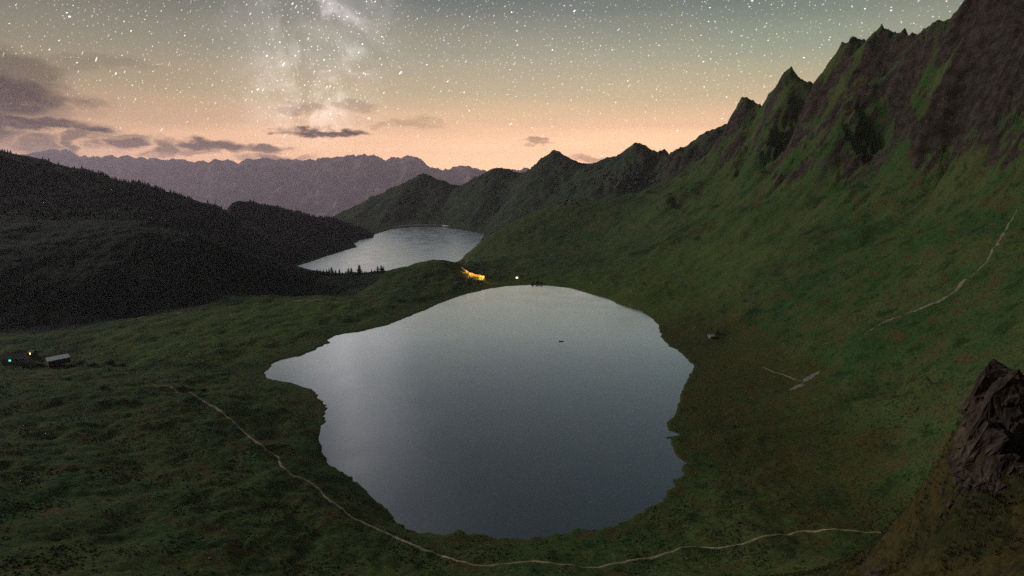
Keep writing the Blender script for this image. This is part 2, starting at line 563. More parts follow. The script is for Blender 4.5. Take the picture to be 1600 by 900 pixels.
ys = [-420.0]
while ys[-1] < 4750:
    yy = ys[-1]
    ys.append(yy + (6 if yy < -20 else 0.85 + max(yy, 0) * 0.0029))
ys = np.array(ys)
NU = 940
us = np.linspace(-1, 1, NU)
wid = 330 + 1.02 * np.clip(ys, 0, None)


def coarse():                     # solve on every 4th node, spread between
    js = np.unique(np.append(np.arange(0, len(ys), 4), len(ys) - 1))
    iu = np.unique(np.append(np.arange(0, NU, 4), NU - 1))
    zc = rbf(us[iu][None, :] * wid[js][:, None], np.repeat(ys[js][:, None], len(iu), 1))
    t = np.empty((len(js), NU))
    for a in range(len(js)):
        t[a] = np.interp(np.arange(NU), iu, zc[a])
    full = np.empty((len(ys), NU))
    for b in range(NU):
        full[:, b] = np.interp(np.arange(len(ys)), js, t[:, b])
    return full


GX = us[None, :] * wid[:, None]
GY = np.repeat(ys[:, None], NU, 1)
Z0 = coarse()
right = smooth(GX - (0.16 * GY + 60), 0, 120) * smooth(GY, 380, 520)
rock = right * smooth(Z0 + 45 * fbm(GX, GY, 130, 3, seed=40), 185, 265)
far = smooth(GY, 1900, 2400) * smooth(GX + 0.32 * GY, -100, 300)
rock = np.maximum(rock, far * 0.62 * smooth(Z0 + 50 * fbm(GX, GY, 200, 3, seed=44), 60, 190))
spur = smooth(GX, 48, 62) * smooth(-np.abs(GY - 105), -50, -30)
lake_d = seg_dist(GX, GY, LAKE)
lake_in = inside(GX, GY, LAKE)
sd = np.where(lake_in, -lake_d, lake_d) + 3.6 * fbm(GX, GY, 16, 4, 0.65, seed=60) * (0.4 + 0.6 * smooth(fbm(GX, GY, 70, 2, seed=66), -.2, .4))
res_d = seg_dist(GX, GY, RESERVOIR)
res_in = inside(GX, GY, RESERVOIR)
sr = np.where(res_in, -res_d, res_d) + 5 * fbm(GX, GY, 50, 3, seed=63)
shore = smooth(np.minimum(np.abs(sd), np.abs(sr)), 0, 45)
# relief: swells and hummocks in the grass, ribs on the flanks, broken rock on the crags
hum = 4.0 * fbm(GX, GY, 95, 3, seed=1) + 2.1 * fbm(GX, GY, 26, 3, seed=5) + 0.55 * fbm(GX, GY, 7.5, 3, 0.6, seed=9)
flat = smooth(GX, 150, 260) * (1 - smooth(GY, 700, 900)) * (1 - smooth(Z0, 10, 40))
hum = hum * (1 - 0.7 * flat)
near = 1 - smooth(GY, 180, 330)
crest_line = [p[:2] for p in CREST if p[0] > 600]
crest_line = sorted(crest_line, key=lambda q: -q[1])
crest_d = seg_dist(GX, GY, crest_line, closed=False)
ribs = ridged(GX + 0.5 * GY, (GY - 0.5 * GX) * 0.33, 120, 4, 0.5, seed=20)
flank = right * smooth(Z0, 25, 140) * (1 - rock)
crag = 14 * ridged(GX + 18 * fbm(GX, GY, 60, 2, seed=30), GY * 0.8, 120, 5, 0.52, seed=24) + 9 * ridged(GX, GY, 34, 4, 0.55, seed=33)
gully = ridged(GX * 0.28 + 16 * fbm(GX, GY, 90, 2, seed=240), GY + 0.12 * GX + 12 * fbm(GX, GY, 60, 2, seed=244), 150, 4, 0.5, seed=248)
steep = right * smooth(Z0, 70, 260)
mid = far * (10 * ridged(GX, GY, 260, 5, 0.5, seed=50)) + smooth(GX, 0, -300) * smooth(GY, 900, 1300) * 9 * fbm(GX, GY, 180, 4, seed=55)
H = Z0 + shore * (hum * (1 - 0.3 * near) + 9.0 * ribs * flank + mid + 20 * gully * steep * (0.25 + 0.75 * smooth(crest_d, 0, 90)) + 6 * gully * right * smooth(Z0, 20, 90)) + crag * rock * (0.3 + 0.7 * smooth(crest_d, 10, 110))
FEAT = [([(1162, 157, 1900), (1135, 215, 1830), (1100, 270, 1780), (1040, 305, 1750)], 24, 42),
        ([(1232, 119, 1660), (1205, 180, 1560), (1180, 250, 1500), (1172, 290, 1470)], 28, 36),
        ([(1290, 108, 1470), (1285, 170, 1400), (1262, 215, 1380)], 18, 30),
        ([(1350, 115, 1260), (1338, 140, 1260), (1310, 200, 1230), (1300, 260, 1130)], 26, 36),
        ([(1470, 120, 985), (1440, 190, 1000), (1420, 270, 950)], 20, 34),
        ([(1590, 130, 820), (1560, 200, 800), (1510, 280, 780)], 18, 30),
        ([(868, 234, 3500), (840, 280, 3300), (800, 330, 3000)], 45, 100), ([(1000, 229, 2950), (960, 270, 2750), (910, 300, 2550)], 40, 90),
        ([(778, 263, 3650), (760, 300, 3500), (730, 340, 3250)], 45, 110), ([(660, 274, 3900), (640, 310, 3750), (610, 345, 3550)], 45, 110),
        ([(912, 258, 3200), (880, 290, 3000), (850, 320, 2800)], -45, 80), ([(813, 270, 3500), (790, 310, 3300), (765, 345, 3050)], -40, 80),
        ([(712, 291, 3800), (700, 320, 3600), (685, 345, 3450)], -45, 90), ([(1055, 241, 2720), (1020, 265, 2600), (985, 285, 2450)], -40, 80),
        ([(1183, 205, 1790), (1172, 230, 1710), (1150, 285, 1600)], -24, 28),
        ([(1258, 165, 1530), (1240, 195, 1485), (1212, 270, 1400)], -28, 30),
        ([(1424, 95, 1150), (1410, 135, 1130), (1385, 210, 1110), (1370, 290, 980)], -24, 30),
        ([(1560, 60, 880), (1520, 150, 890), (1470, 250, 850)], -24, 26)]
wx, wy = GX + 14 * fbm(GX, GY, 70, 2, seed=180), GY + 14 * fbm(GX, GY, 70, 2, seed=184)
for poly, hgt, wd in FEAT:
    d = seg_dist(wx, wy, [P(*q)[:2] for q in poly], closed=False)
    H += hgt * np.exp(-(d / wd) ** 2) * (0.6 + 0.8 * right)
for poly, hgt, wd in [([(1030, 398, 1290), (1100, 357, 1330), (1160, 322, 1330), (1222, 283, 1300)], 15, 20),
                      ([(985, 408, 1390), (1060, 365, 1440), (1110, 335, 1480)], 13, 20),
                      ([(1100, 362, 1250), (1170, 325, 1240), (1230, 290, 1230)], -11, 20),
                      ([(1345, 528, 566), (1400, 496, 585), (1470, 462, 600), (1520, 425, 600), (1560, 370, 600)], -3.5, 7)]:
    d = seg_dist(GX, GY, [P(*q)[:2] for q in poly], closed=False)
    H += hgt * np.exp(-(d / wd) ** 2)
for poly, hgt, wd in [([(1068, 668), (1180, 662), (1290, 668), (1400, 668), (1490, 672)], -1.6, 5)]:
    d = seg_dist(GX, GY, [PZ(q[0], q[1], 5)[:2] for q in poly], closed=False)
    H += hgt * np.exp(-(d / wd) ** 2)
H += spur * (2.6 * ridged(GX, GY, 14, 4, 0.55, seed=70))
# the crests keep their surveyed heights
num = np.zeros_like(H)
den = np.full_like(H, 0.10)
for (rx, ry, rz_) in CREST:
    j0 = int(np.clip(np.searchsorted(ys, ry), 1, len(ys) - 2))
    i0 = int(np.clip(round((rx / wid[j0] + 1) / 2 * (NU - 1)), 1, NU - 2))
    wd = 18 + 0.024 * ry
    jr, ir = int(3 * wd / (ys[j0 + 1] - ys[j0])) + 2, int(3 * wd / (2 * wid[j0] / NU)) + 2
    sl_ = (slice(max(0, j0 - jr), j0 + jr), slice(max(0, i0 - ir), i0 + ir))
    g_ = np.exp(-((GX[sl_] - rx) ** 2 + (GY[sl_] - ry) ** 2) / wd ** 2)
    num[sl_] += g_ * (rz_ - H[j0, i0])
    den[sl_] += g_
H += num / den
H += right * np.exp(-(crest_d / 70) ** 2) * (6 * ridged(GX, GY, 44, 4, 0.6, seed=230) - 6) + far * (4.5 * ridged(GX, GY, 90, 4, 0.6, seed=236) - 9)
# lake bed and banks
bank = np.clip(sd, 0, 60)
Hb = np.maximum(H, 0.25 + 0.05 * bank + 0.5 * smooth(sd, 0, 2.5))
Hb = Hb + (H - Hb) * smooth(sd, 22, 58)
Hl = np.where(sd > 0, Hb * smooth(sd, -1, 3) + 0.0, -np.clip(-sd * 0.35, 0, 9) - 0.12)
H = np.where((GY < 1250) & (np.abs(GX) < 420) & (sd < 60), Hl, H)
bank = np.clip(sr, 0, 200)
Hr = np.where(sr > 0, np.maximum(H, ZR + 0.3 + 0.12 * bank), ZR - np.clip(-sr * 0.3, 0, 14) - 0.2)
H = np.where((GY > 1400) & (sr < 160), Hr, H)


def ground(x, y):
    """height of the built terrain at x, y"""
    j = int(np.clip(np.searchsorted(ys, y) - 1, 0, len(ys) - 2))
    tj = (y - ys[j]) / (ys[j + 1] - ys[j])
    r = []
    for jj in (j, j + 1):
        f = (x / wid[jj] + 1) / 2 * (NU - 1)
        i = int(np.clip(math.floor(f), 0, NU - 2))
        t = f - i
        r.append(H[jj, i] * (1 - t) + H[jj, i + 1] * t)
    return float(r[0] * (1 - tj) + r[1] * tj)


def ground_np(x, y):
    j = np.clip(np.searchsorted(ys, y) - 1, 0, len(ys) - 2)
    tj = (y - ys[j]) / (ys[j + 1] - ys[j])
    out = []
    for jj in (j, j + 1):
        f = (x / wid[jj] + 1) / 2 * (NU - 1)
        i = np.clip(np.floor(f).astype(int), 0, NU - 2)
        t = f - i
        out.append(H[jj, i] * (1 - t) + H[jj, i + 1] * t)
    return out[0] * (1 - tj) + out[1] * tj


def land(px, py, y0=60, y1=4500):
    """where the line of sight through a picture point meets the built terrain"""
    d = raydir(px, py)
    yy = np.geomspace(y0, y1, 2600)
    t = yy / d[1]
    zz = CAM[2] + t * d[2]
    g = ground_np(t * d[0], yy)
    hit = np.nonzero(zz <= g)[0]
    k = hit[0] if len(hit) else len(yy) - 1
    return float(t[k] * d[0]), float(yy[k]), float(g[k])


# ------------------------------------------------------------------ terrain material
def terrain_material():
    m_, T = mat('alpine_ground')
    geo = T.put('ShaderNodeNewGeometry')
    pos = geo.outputs['Position']

    def at(nm):
        return T.put('ShaderNodeAttribute', attribute_name=nm).outputs['Fac']
    rk, fo, bog, pas, fr_ = at('rock'), at('wood'), at('bog'), at('pasture_sun'), at('far_shade')
    dry = at('dry')
    n1 = T.noise(pos, 0.012, 4, 0.55)
    n2 = T.noise(T.v('ADD', pos, (300, 70, 9)), 0.055, 5, 0.62)
    n3 = T.noise(T.v('MULTIPLY', pos, (1, 1.6, 1.6)), 0.32, 5, 0.68)
    n4 = T.noise(pos, 1.4, 3, 0.6)
    g = T.mix(T.mr(n1, 0.36, 0.66), c4(0.044, 0.108, 0.030), c4(0.096, 0.126, 0.038))
    g = T.mix(T.mr(n2, 0.50, 0.68), g, c4(0.112, 0.084, 0.032))
    g = T.mix(T.m('MULTIPLY', T.mr(n2, 0.46, 0.36), 0.8), g, c4(0.028, 0.056, 0.016))
    g = T.mix(T.m('MULTIPLY', bog, T.mr(n2, 0.3, 0.6, 0.2, 0.85)), g, c4(0.088, 0.076, 0.022))
    g = T.mix(T.m('MULTIPLY', dry, T.mr(n3, 0.3, 0.6, 0.95, 0.6)), g, T.mix(T.mr(n2, .4, .6), c4(0.034, 0.024, 0.012), c4(0.078, 0.052, 0.020)))
    g = T.mix(T.m('MULTIPLY', pas, T.mr(n2, 0.3, 0.6, 0.9, 0.45)), g, c4(0.112, 0.168, 0.032))
    g = T.mix(T.m('MULTIPLY', fr_, 0.75), g, T.mix(T.mr(n1, 0.4, 0.6), c4(0.026, 0.046, 0.038), c4(0.052, 0.074, 0.046)))  # far slopes: dark unlit tone mixed into the grass colour
    g = T.mix(T.m('MULTIPLY', T.mr(n3, 0.52, 0.36), 0.75), g, c4(0.018, 0.026, 0.010))
    g = T.mix(T.m('MULTIPLY', T.mr(n3, 0.58, 0.74), 0.6), g, c4(0.14, 0.125, 0.042))
    g = T.mix(T.mr(n4, 0.35, 0.65, 0.0, 0.5), g, T.mix(1.0, g, c4(0.5, 0.5, 0.5), 'MULTIPLY'))
    # rock: grey brown, weathered, grass on ledges
    r1 = T.noise(T.v('MULTIPLY', pos, (1, 1, 1.1)), 0.06, 6, 0.7, 0.4)
    r2 = T.noise(pos, 0.5, 5, 0.7)
    rc = T.mix(T.mr(r1, 0.35, 0.68), c4(0.030, 0.023, 0.018), c4(0.098, 0.080, 0.062))
    rc = T.mix(T.mr(r2, 0.40, 0.68, 0, 0.7), rc, c4(0.014, 0.011, 0.010))
    nz = T.put('ShaderNodeSeparateXYZ', {0: geo.outputs['Normal']}).outputs[2]
    ledge = T.m('ADD', nz, T.m('MULTIPLY', T.m('SUBTRACT', n2, 0.5), 0.9))
    rkm = T.m('MULTIPLY', T.mr(T.m('ADD', rk, T.m('MULTIPLY', T.m('SUBTRACT', r1, 0.5), 0.9)), 0.30, 0.62), T.mr(ledge, 0.93, 0.74))
    g2 = T.mix(rkm, g, rc)
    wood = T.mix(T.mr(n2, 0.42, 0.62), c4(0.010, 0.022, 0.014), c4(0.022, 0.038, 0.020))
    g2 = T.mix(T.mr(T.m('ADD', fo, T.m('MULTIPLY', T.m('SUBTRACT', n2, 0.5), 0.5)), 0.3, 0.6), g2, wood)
    bh = T.m('ADD', T.m('MULTIPLY', n3, 1.6), T.m('MULTIPLY', n4, 0.5))
    bh = T.m('ADD', bh, T.m('MULTIPLY', T.m('MULTIPLY', r2, rk), 3.0))
    bump = T.put('ShaderNodeBump', {'Height': bh, 'Strength': 0.9, 'Distance': 0.9})
    b = T.put('ShaderNodeBsdfPrincipled', {'Base Color': g2, 'Roughness': 0.95, 'Specular IOR Level': 0.08, 'Normal': bump})
    T.put('ShaderNodeOutputMaterial', {'Surface': b})
    return m_


M_TERR = terrain_material()
footw = [PZ(*q)[:2] for q in foot]
hill_poly = footw + [(-260, 1330), (-720, 1640), PZ(452, 417, ZR)[:2], PZ(540, 391, ZR)[:2], PZ(584, 370, ZR)[:2], (-1250, 3250), (-6000, 3400), (-6000, 500)]
wood_poly = [P(*q)[:2] for q in [(-300, 360, 1050), (0, 345, 1200), (150, 345, 1230), (300, 362, 1230), (400, 395, 1300)]] + \
    [(-600, 1560), PZ(452, 417, ZR)[:2], PZ(540, 391, ZR)[:2], PZ(584, 370, ZR)[:2], (-1250, 3150), (-6000, 3300), (-6000, 700)]
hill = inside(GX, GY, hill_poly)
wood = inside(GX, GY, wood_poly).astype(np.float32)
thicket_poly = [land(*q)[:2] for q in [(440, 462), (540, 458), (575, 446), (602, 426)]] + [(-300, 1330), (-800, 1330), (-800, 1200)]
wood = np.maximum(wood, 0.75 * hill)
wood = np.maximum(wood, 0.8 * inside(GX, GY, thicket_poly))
bog = smooth(GX, 120, 190) * (1 - smooth(GX, 330, 520)) * (1 - smooth(GY, 800, 950)) * (1 - smooth(H, 12, 40))
bog = np.maximum(bog, 0.9 * (1 - smooth(np.abs(sd), 4, 45)) * (fbm(GX, GY, 60, 2, seed=80) > 0.1))
bog = np.maximum(bog, smooth(GX, 38, 60) * (1 - smooth(GY, 190, 230)))
dHy = np.gradient(H, axis=0) / np.gradient(GY, axis=0)
dHx = np.gradient(H, axis=1) / np.gradient(GX, axis=1)
slope = np.hypot(dHx, dHy)
rock = rock * smooth(fbm(GX, GY, 110, 4, 0.6, seed=190) + 0.5 * (slope - 1.7), 0.05, 0.5)
rock = np.maximum(rock, 0.5 * spur * smooth(fbm(GX, GY, 12, 3, seed=195), 0.1, 0.5))

idx = np.arange(GX.size).reshape(GX.shape)
quads = np.stack([idx[:-1, :-1], idx[:-1, 1:], idx[1:, 1:], idx[1:, :-1]], -1).reshape(-1, 4)
fx = (GX[:-1, :-1] + GX[1:, 1:]).ravel() / 2
fy = (GY[:-1, :-1] + GY[1:, 1:]).ravel() / 2
mount_line = [P(*q)[:2] for q in [(1480, 812, 300), (1345, 545, 560), (1200, 470, 850), (1060, 430, 1130), (960, 400, 1500), (960, 340, 2000), (1045, 262, 2600)]]
mount_poly = mount_line + [(1200, 4760), (6000, 4760), (6000, -500), (330, -430), (60, 20), (62, 80), (120, 200)]
lab = np.zeros(len(fx), dtype=np.int8)
lab[inside(fx, fy, hill_poly)] = 1
lab[(fy > 1900) & (lab == 0)] = 3
lab[inside(fx, fy, mount_poly) & (lab != 1)] = 2
VV = np.stack([GX, GY, H], -1).reshape(-1, 3)
pw_ = [land(*q)[:2] for q in [(150, 522), (210, 503), (300, 486), (430, 466), (545, 466), (560, 490), (455, 540), (330, 572), (230, 568), (140, 548)]]
pasture_sun = smooth(np.where(inside(GX, GY, pw_), 1, -1) * seg_dist(GX, GY, pw_) + 22 * fbm(GX, GY, 50, 3, seed=210), -12, 18)
pasture_sun = np.maximum(pasture_sun, 0.7 * (1 - smooth(np.hypot((GX - 220) / 1.6, GY - 1080), 120, 260)))  # lower right slope: sunlight put into the colour as extra pasture tone
dry = smooth(GX - 0.52 * GY + 9 * fbm(GX, GY, 16, 3, seed=220), -6, 14) * (1 - smooth(GY, 185, 225)) * (GX > 20)
ATT = {'dry': dry, 'rock': rock, 'wood': wood, 'bog': bog, 'pasture_sun': pasture_sun, 'far_shade': smooth(GY + 300 * fbm(GX, GY, 250, 3, seed=215), 2050, 2350) * (1 - hill)}
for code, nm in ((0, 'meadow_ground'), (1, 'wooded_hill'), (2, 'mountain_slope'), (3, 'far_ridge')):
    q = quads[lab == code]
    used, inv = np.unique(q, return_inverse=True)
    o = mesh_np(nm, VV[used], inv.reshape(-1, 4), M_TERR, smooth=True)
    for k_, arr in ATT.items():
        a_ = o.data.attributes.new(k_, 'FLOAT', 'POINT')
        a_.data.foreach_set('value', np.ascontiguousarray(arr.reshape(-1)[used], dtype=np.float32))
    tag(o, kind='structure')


# ------------------------------------------------------------------ water
def water_material(name, rough):
    m_, T = mat(name)
    pos = T.put('ShaderNodeNewGeometry').outputs['Position']
    n1 = T.noise(pos, 0.9, 3, 0.6)
    n2 = T.noise(pos, 0.02, 3, 0.5)
    bump = T.put('ShaderNodeBump', {'Height': n1, 'Strength': 0.10, 'Distance': 0.2})
    fr = T.put('ShaderNodeFresnel', {'IOR': 1.33, 'Normal': bump}).outputs[0]
    deep = T.put('ShaderNodeBsdfDiffuse', {'Color': c4(0.012, 0.026, 0.034), 'Normal': bump})
    gl = T.put('ShaderNodeBsdfGlossy', {'Color': c4(0.88, 0.95, 1.0), 'Roughness': T.mr(n2, 0.3, 0.7, rough * .85, rough * 1.2), 'Normal': bump})
    mx = T.put('ShaderNodeMixShader', {0: T.m('MULTIPLY', T.m('POWER', fr, 1.1), 6.2, clamp=True), 1: deep, 2: gl})
    T.put('ShaderNodeOutputMaterial', {'Surface': mx})
    return m_


M_WATER = water_material('lake_water', 0.17)
M_WINDY = water_material('windy_water', 0.30)


def water(name, poly, z, grow, material):
    p = np.array(poly)
    nx = np.roll(p, -1, 0) - np.roll(p, 1, 0)
    nrm = np.stack([nx[:, 1], -nx[:, 0]], -1)
    nrm /= np.linalg.norm(nrm, axis=1, keepdims=True)
    area = np.sum(p[:, 0] * np.roll(p[:, 1], -1) - np.roll(p[:, 0], -1) * p[:, 1])
    p = p + nrm * grow * (1 if area > 0 else -1)
    v = [(x, y, z) for x, y in p]
    f = list(range(len(v)))
    if area < 0:
        f = f[::-1]
    return tag(mesh_np(name, v, [f], material), kind='structure')


water('lake', LAKE, 0.0, 7, M_WATER)
water('reservoir_lake', RESERVOIR, ZR, 14, M_WINDY)


# ------------------------------------------------------------------ far mountains and valley floor beyond
def far_mountains():
    prof = [(-400, 246), (-200, 242), (-60, 248), (0, 250), (45, 245), (60, 240), (75, 239), (85, 235.5), (92, 237.5), (100, 235.5), (110, 240), (130, 253), (150, 249), (172, 245.5), (180, 247), (195, 246),
            (230, 250), (260, 252), (290, 254), (325, 256.5), (340, 251.5), (355, 253), (375, 256), (390, 253), (420, 251), (460, 254), (490, 252), (510, 250), (535, 249), (550, 246), (570, 245),
            (585, 245), (604, 254), (614, 248.5), (642, 247.5), (651, 246.5), (667, 261), (691, 270), (716, 263), (730, 263), (747, 269), (800, 268), (900, 262), (1000, 258), (1100, 262)]
    YR = 27000.0
    w = np.array([P(a, b, YR) for a, b in prof])
    xs = np.arange(w[0, 0], w[-1, 0], 46.0)
    yq = np.concatenate([np.arange(16000, 21500, 300), np.arange(21500, 25700, 150), np.arange(25700, 27600, 45), np.arange(27600, 29000, 140)])
    X, Yq = np.meshgrid(xs, yq)
    crest = np.interp(xs, w[:, 0], w[:, 2])
    off = 260 * fbm(xs, xs * 0, 2600, 3, seed=90)
    dy = Yq - (YR + off[None, :])
    spread = np.abs(dy)
    Zm = crest[None, :] - spread * 0.42 - 0.00004 * spread ** 2 * (dy < 0) * 0.3
    r = ridged(X, Yq * 0.45, 2000, 6, 0.56, seed=95)
    Zm = Zm + r * np.clip(spread * 0.26, 0, 400) + 110 * ridged(X, Yq * .6, 700, 5, 0.6, seed=99) * np.exp(-(spread / 500) ** 2)
    Zm = np.maximum(Zm, -1880)
    ii = np.arange(X.size).reshape(X.shape)
    q = np.stack([ii[:-1, :-1], ii[:-1, 1:], ii[1:, 1:], ii[1:, :-1]], -1).reshape(-1, 4)
    m_, T = mat('far_rock')
    pos = T.put('ShaderNodeNewGeometry').outputs['Position']
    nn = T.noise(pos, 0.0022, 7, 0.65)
    c = T.mix(T.mr(nn, 0.38, 0.66), c4(0.060, 0.058, 0.066), c4(0.36, 0.29, 0.30))  # brightness of distant haze put into the pale pinkish rock tone
    b = T.put('ShaderNodeBsdfPrincipled', {'Base Color': c, 'Roughness': 0.95, 'Specular IOR Level': 0.05})
    T.put('ShaderNodeOutputMaterial', {'Surface': b})
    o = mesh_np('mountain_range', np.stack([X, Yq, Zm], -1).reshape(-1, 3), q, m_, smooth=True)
    tag(o, kind='structure')
    global RANGE_TOP
    RANGE_TOP = float(Zm.max())
    v = [(-35000, -900, -1900), (35000, -900, -1900), (35000, 31000, -1900), (-35000, 31000, -1900)]
    m2 = simple_mat('valley_green', (0.03, 0.045, 0.02), 0.95, 0.4, 0.002)
    tag(mesh_np('valley_floor', v, [[0, 1, 2, 3]], m2), kind='structure')


far_mountains()

# ------------------------------------------------------------------ haze
hv, hf = box_geo(-36000, 36000, -1000, 31500, -2000, max(RANGE_TOP, float(H.max())) + 25)
hm = bpy.data.materials.new('haze_air')
hm.use_nodes = True
T = NT(hm.node_tree)
pvn = T.put('ShaderNodeVolumePrincipled', {'Color': c4(0.97, 0.82, 1.0), 'Density': 2.5e-5, 'Anisotropy': 0.3})
T.put('ShaderNodeOutputMaterial', {'Volume': pvn})
hz = mesh_np('haze', hv, hf, hm)
tag(hz, kind='stuff')


# ------------------------------------------------------------------ paths
def strip(name, pix, width, material, z=None, step=1.2, lift=0.20, taper=False, label=None, wob=0.25, y0=60, ends=True):
    """a ribbon of trodden earth laid on the ground; pix are ground points"""
    base = [land(*q[:2], y0) for q in pix]
    p = np.array([b[:2] for b in base])
    # smooth resample
    seg = np.hypot(*(p[1:] - p[:-1]).T)
    s = np.concatenate([[0], np.cumsum(seg)])
    ns = max(4, int(s[-1] / step))
    tt = np.linspace(0, s[-1], ns)

    def cr(vals):
        out = np.interp(tt, s, vals)
        k = max(1, int(5 / step))
        ker = np.ones(2 * k + 1) / (2 * k + 1)
        pad = np.concatenate([np.full(k, out[0]), out, np.full(k, out[-1])])
        sm = np.convolve(pad, ker, 'valid')
        sm[0], sm[-1] = out[0], out[-1]
        return sm
    x, y = cr(p[:, 0]), cr(p[:, 1])
    x = x + 0.5 * np.array([perlin(np.array([q / 6.0]), np.array([0.3]), 120)[0] for q in tt])
    tx, ty = np.gradient(x), np.gradient(y)
    L = np.hypot(tx, ty) + 1e-9
    nx, ny = -ty / L, tx / L
    wv = width * (1 + wob * np.array([perlin(np.array([q / 9.0]), np.array([7.7]), 121)[0] for q in tt]) * 2)
    if ends:
        e_ = np.linspace(0, 1, ns)
        wv = wv * (0.15 + 0.85 * np.clip(np.minimum(e_, 1 - e_) / 0.18, 0, 1))
    if taper:
        wv = wv * (0.3 + 0.7 * np.sin(np.pi * np.linspace(0.04, 0.96, ns)))
    cols = []
    for f in (-0.5, -0.25, 0, 0.25, 0.5):
        cols.append((x + nx * wv * f, y + ny * wv * f))
    zz = [ground_np(a, b) for a, b in cols]
    V = np.stack([np.stack([a, b, g + lift - (0.28 if k in (0, 4) else 0)], -1) for k, ((a, b), g) in enumerate(zip(cols, zz))], 1)
    ii = np.arange(ns * 5).reshape(ns, 5)
    q = np.stack([ii[:-1, :-1], ii[:-1, 1:], ii[1:, 1:], ii[1:, :-1]], -1).reshape(-1, 4)
    o = mesh_np(name, V.reshape(-1, 3), q, material, smooth=True)
    return tag(o, kind='structure')


def rock_material(name, dark, light):
    m_, T = mat(name)
    oc = T.put('ShaderNodeTexCoord').outputs['Object']
    n1 = T.noise(oc, 0.9, 6, 0.7, 0.5)
    n2 = T.noise(oc, 6.0, 5, 0.7)
    c = T.mix(T.mr(n1, 0.34, 0.68), c4(*dark), c4(*light))
    c = T.mix(T.mr(n2, 0.45, 0.7, 0, .6), c, c4(dark[0] * .5, dark[1] * .5, dark[2] * .5))
    bump = T.put('ShaderNodeBump', {'Height': T.m('ADD', n1, T.m('MULTIPLY', n2, .4)), 'Strength': 0.8, 'Distance': 0.35})
    b = T.put('ShaderNodeBsdfPrincipled', {'Base Color': c, 'Roughness': 0.9, 'Specular IOR Level': 0.15, 'Normal': bump})
    T.put('ShaderNodeOutputMaterial', {'Surface': b})
    return m_


M_FIELD = rock_material('field_stone', (0.07, 0.068, 0.064), (0.17, 0.165, 0.155))
M_PATH = simple_mat('trodden_earth', (0.30, 0.235, 0.15), 0.95, 0.35, 0.35)
M_SCREE = simple_mat('scree_gravel', (0.165, 0.142, 0.122), 0.95, 0.45, 0.5)
M_TRACK = simple_mat('faint_track', (0.19, 0.165, 0.115), 0.95, 0.4, 0.3)
strip('path', path_near, 2.2, M_PATH, ends=False)
strip('path', path_low, 1.9, M_PATH, ends=False, y0=200)
strip('path', [(1345, 528), (1360, 516), (1385, 502), (1410, 493), (1440, 483), (1470, 470), (1500, 450), (1520, 430), (1545, 405), (1560, 378), (1575, 352), (1588, 330)], 2.8, M_TRACK, wob=.6)
strip('path', [(1190, 573), (1205, 580), (1222, 585), (1240, 592), (1252, 595)], 1.0, M_PATH, wob=.5)
strip('path', [(190, 505), (215, 499), (245, 492), (285, 489), (320, 486)], 2.2, M_PATH, wob=.6)
strip('path', [(450, 470), (480, 469), (510, 471), (540, 474)], 2.6, M_PATH, wob=.5)
strip('path', [(545, 466), (585, 461), (620, 452), (655, 449), (690, 446)], 1.8, M_PATH, wob=.8)
strip('path', [(727, 441), (730, 435), (733, 431)], 3.0, M_PATH)
strip('path', [(723, 415), (729, 410), (731, 406), (727, 403)], 4.0, M_PATH)
strip('scree', [(1228, 612), (1242, 607), (1253, 600), (1262, 592), (1276, 583), (1292, 573)], 5.5, M_SCREE, step=1.0, taper=True, wob=.9)
strip('scree', [(1200, 285), (1212, 268), (1219, 256)], 3, M_FIELD, taper=True, wob=.4, lift=.5)
strip('scree', [(1245, 226), (1258, 216), (1278, 200)], 4, M_FIELD, taper=True, wob=.4, lift=.5)

# ------------------------------------------------------------------ conifers between the lakes
M_NEEDLE = simple_mat('needles', (0.022, 0.036, 0.018), 0.9, 0.45, 0.8, spec=0.1)
M_BARK = simple_mat('bark', (0.06, 0.045, 0.032), 0.95, 0.3, 2.0, spec=0.1)


def crown_mesh(seed, tiers=9, rad=0.19):
    """a spruce crown one metre tall, of drooping ragged branch fans"""
    r = random.Random(seed)
    v, f = [], []
    for t in range(tiers):
        h = 0.10 + 0.86 * (t / tiers) ** 0.95
        rr = rad * (1 - (h - 0.10) / 0.95) ** 0.85 * r.uniform(0.8, 1.15) + 0.012
        nb = 9 if t < tiers * 0.6 else 7
        ph = r.uniform(0, 6.28)
        for b in range(nb):
            if r.random() < 0.08:
                continue
            a = ph + 6.283 * b / nb + r.uniform(-.2, .2)
            L = rr * r.uniform(0.65, 1.2)
            dz = -0.35 * L - r.uniform(0, .02)
            k = len(v)
            w_ = 0.42
            v += [(0, 0, h + 0.085), (L * math.cos(a - w_) * .75, L * math.sin(a - w_) * .75, h + dz * .8),
                  (L * math.cos(a), L * math.sin(a), h + dz - .01), (L * math.cos(a + w_) * .75, L * math.sin(a + w_) * .75, h + dz * .8), (0, 0, h - .01)]
            f += [[k, k + 1, k + 2], [k, k + 2, k + 3], [k + 4, k + 2, k + 1], [k + 4, k + 3, k + 2]]
    k = len(v)
    v += [(0.012, 0, .93), (-0.006, .01, .93), (-0.006, -.01, .93), (0, 0, 1.0)]
    f += [[k, k + 1, k + 3], [k + 1, k + 2, k + 3], [k + 2, k, k + 3]]
    return v, f


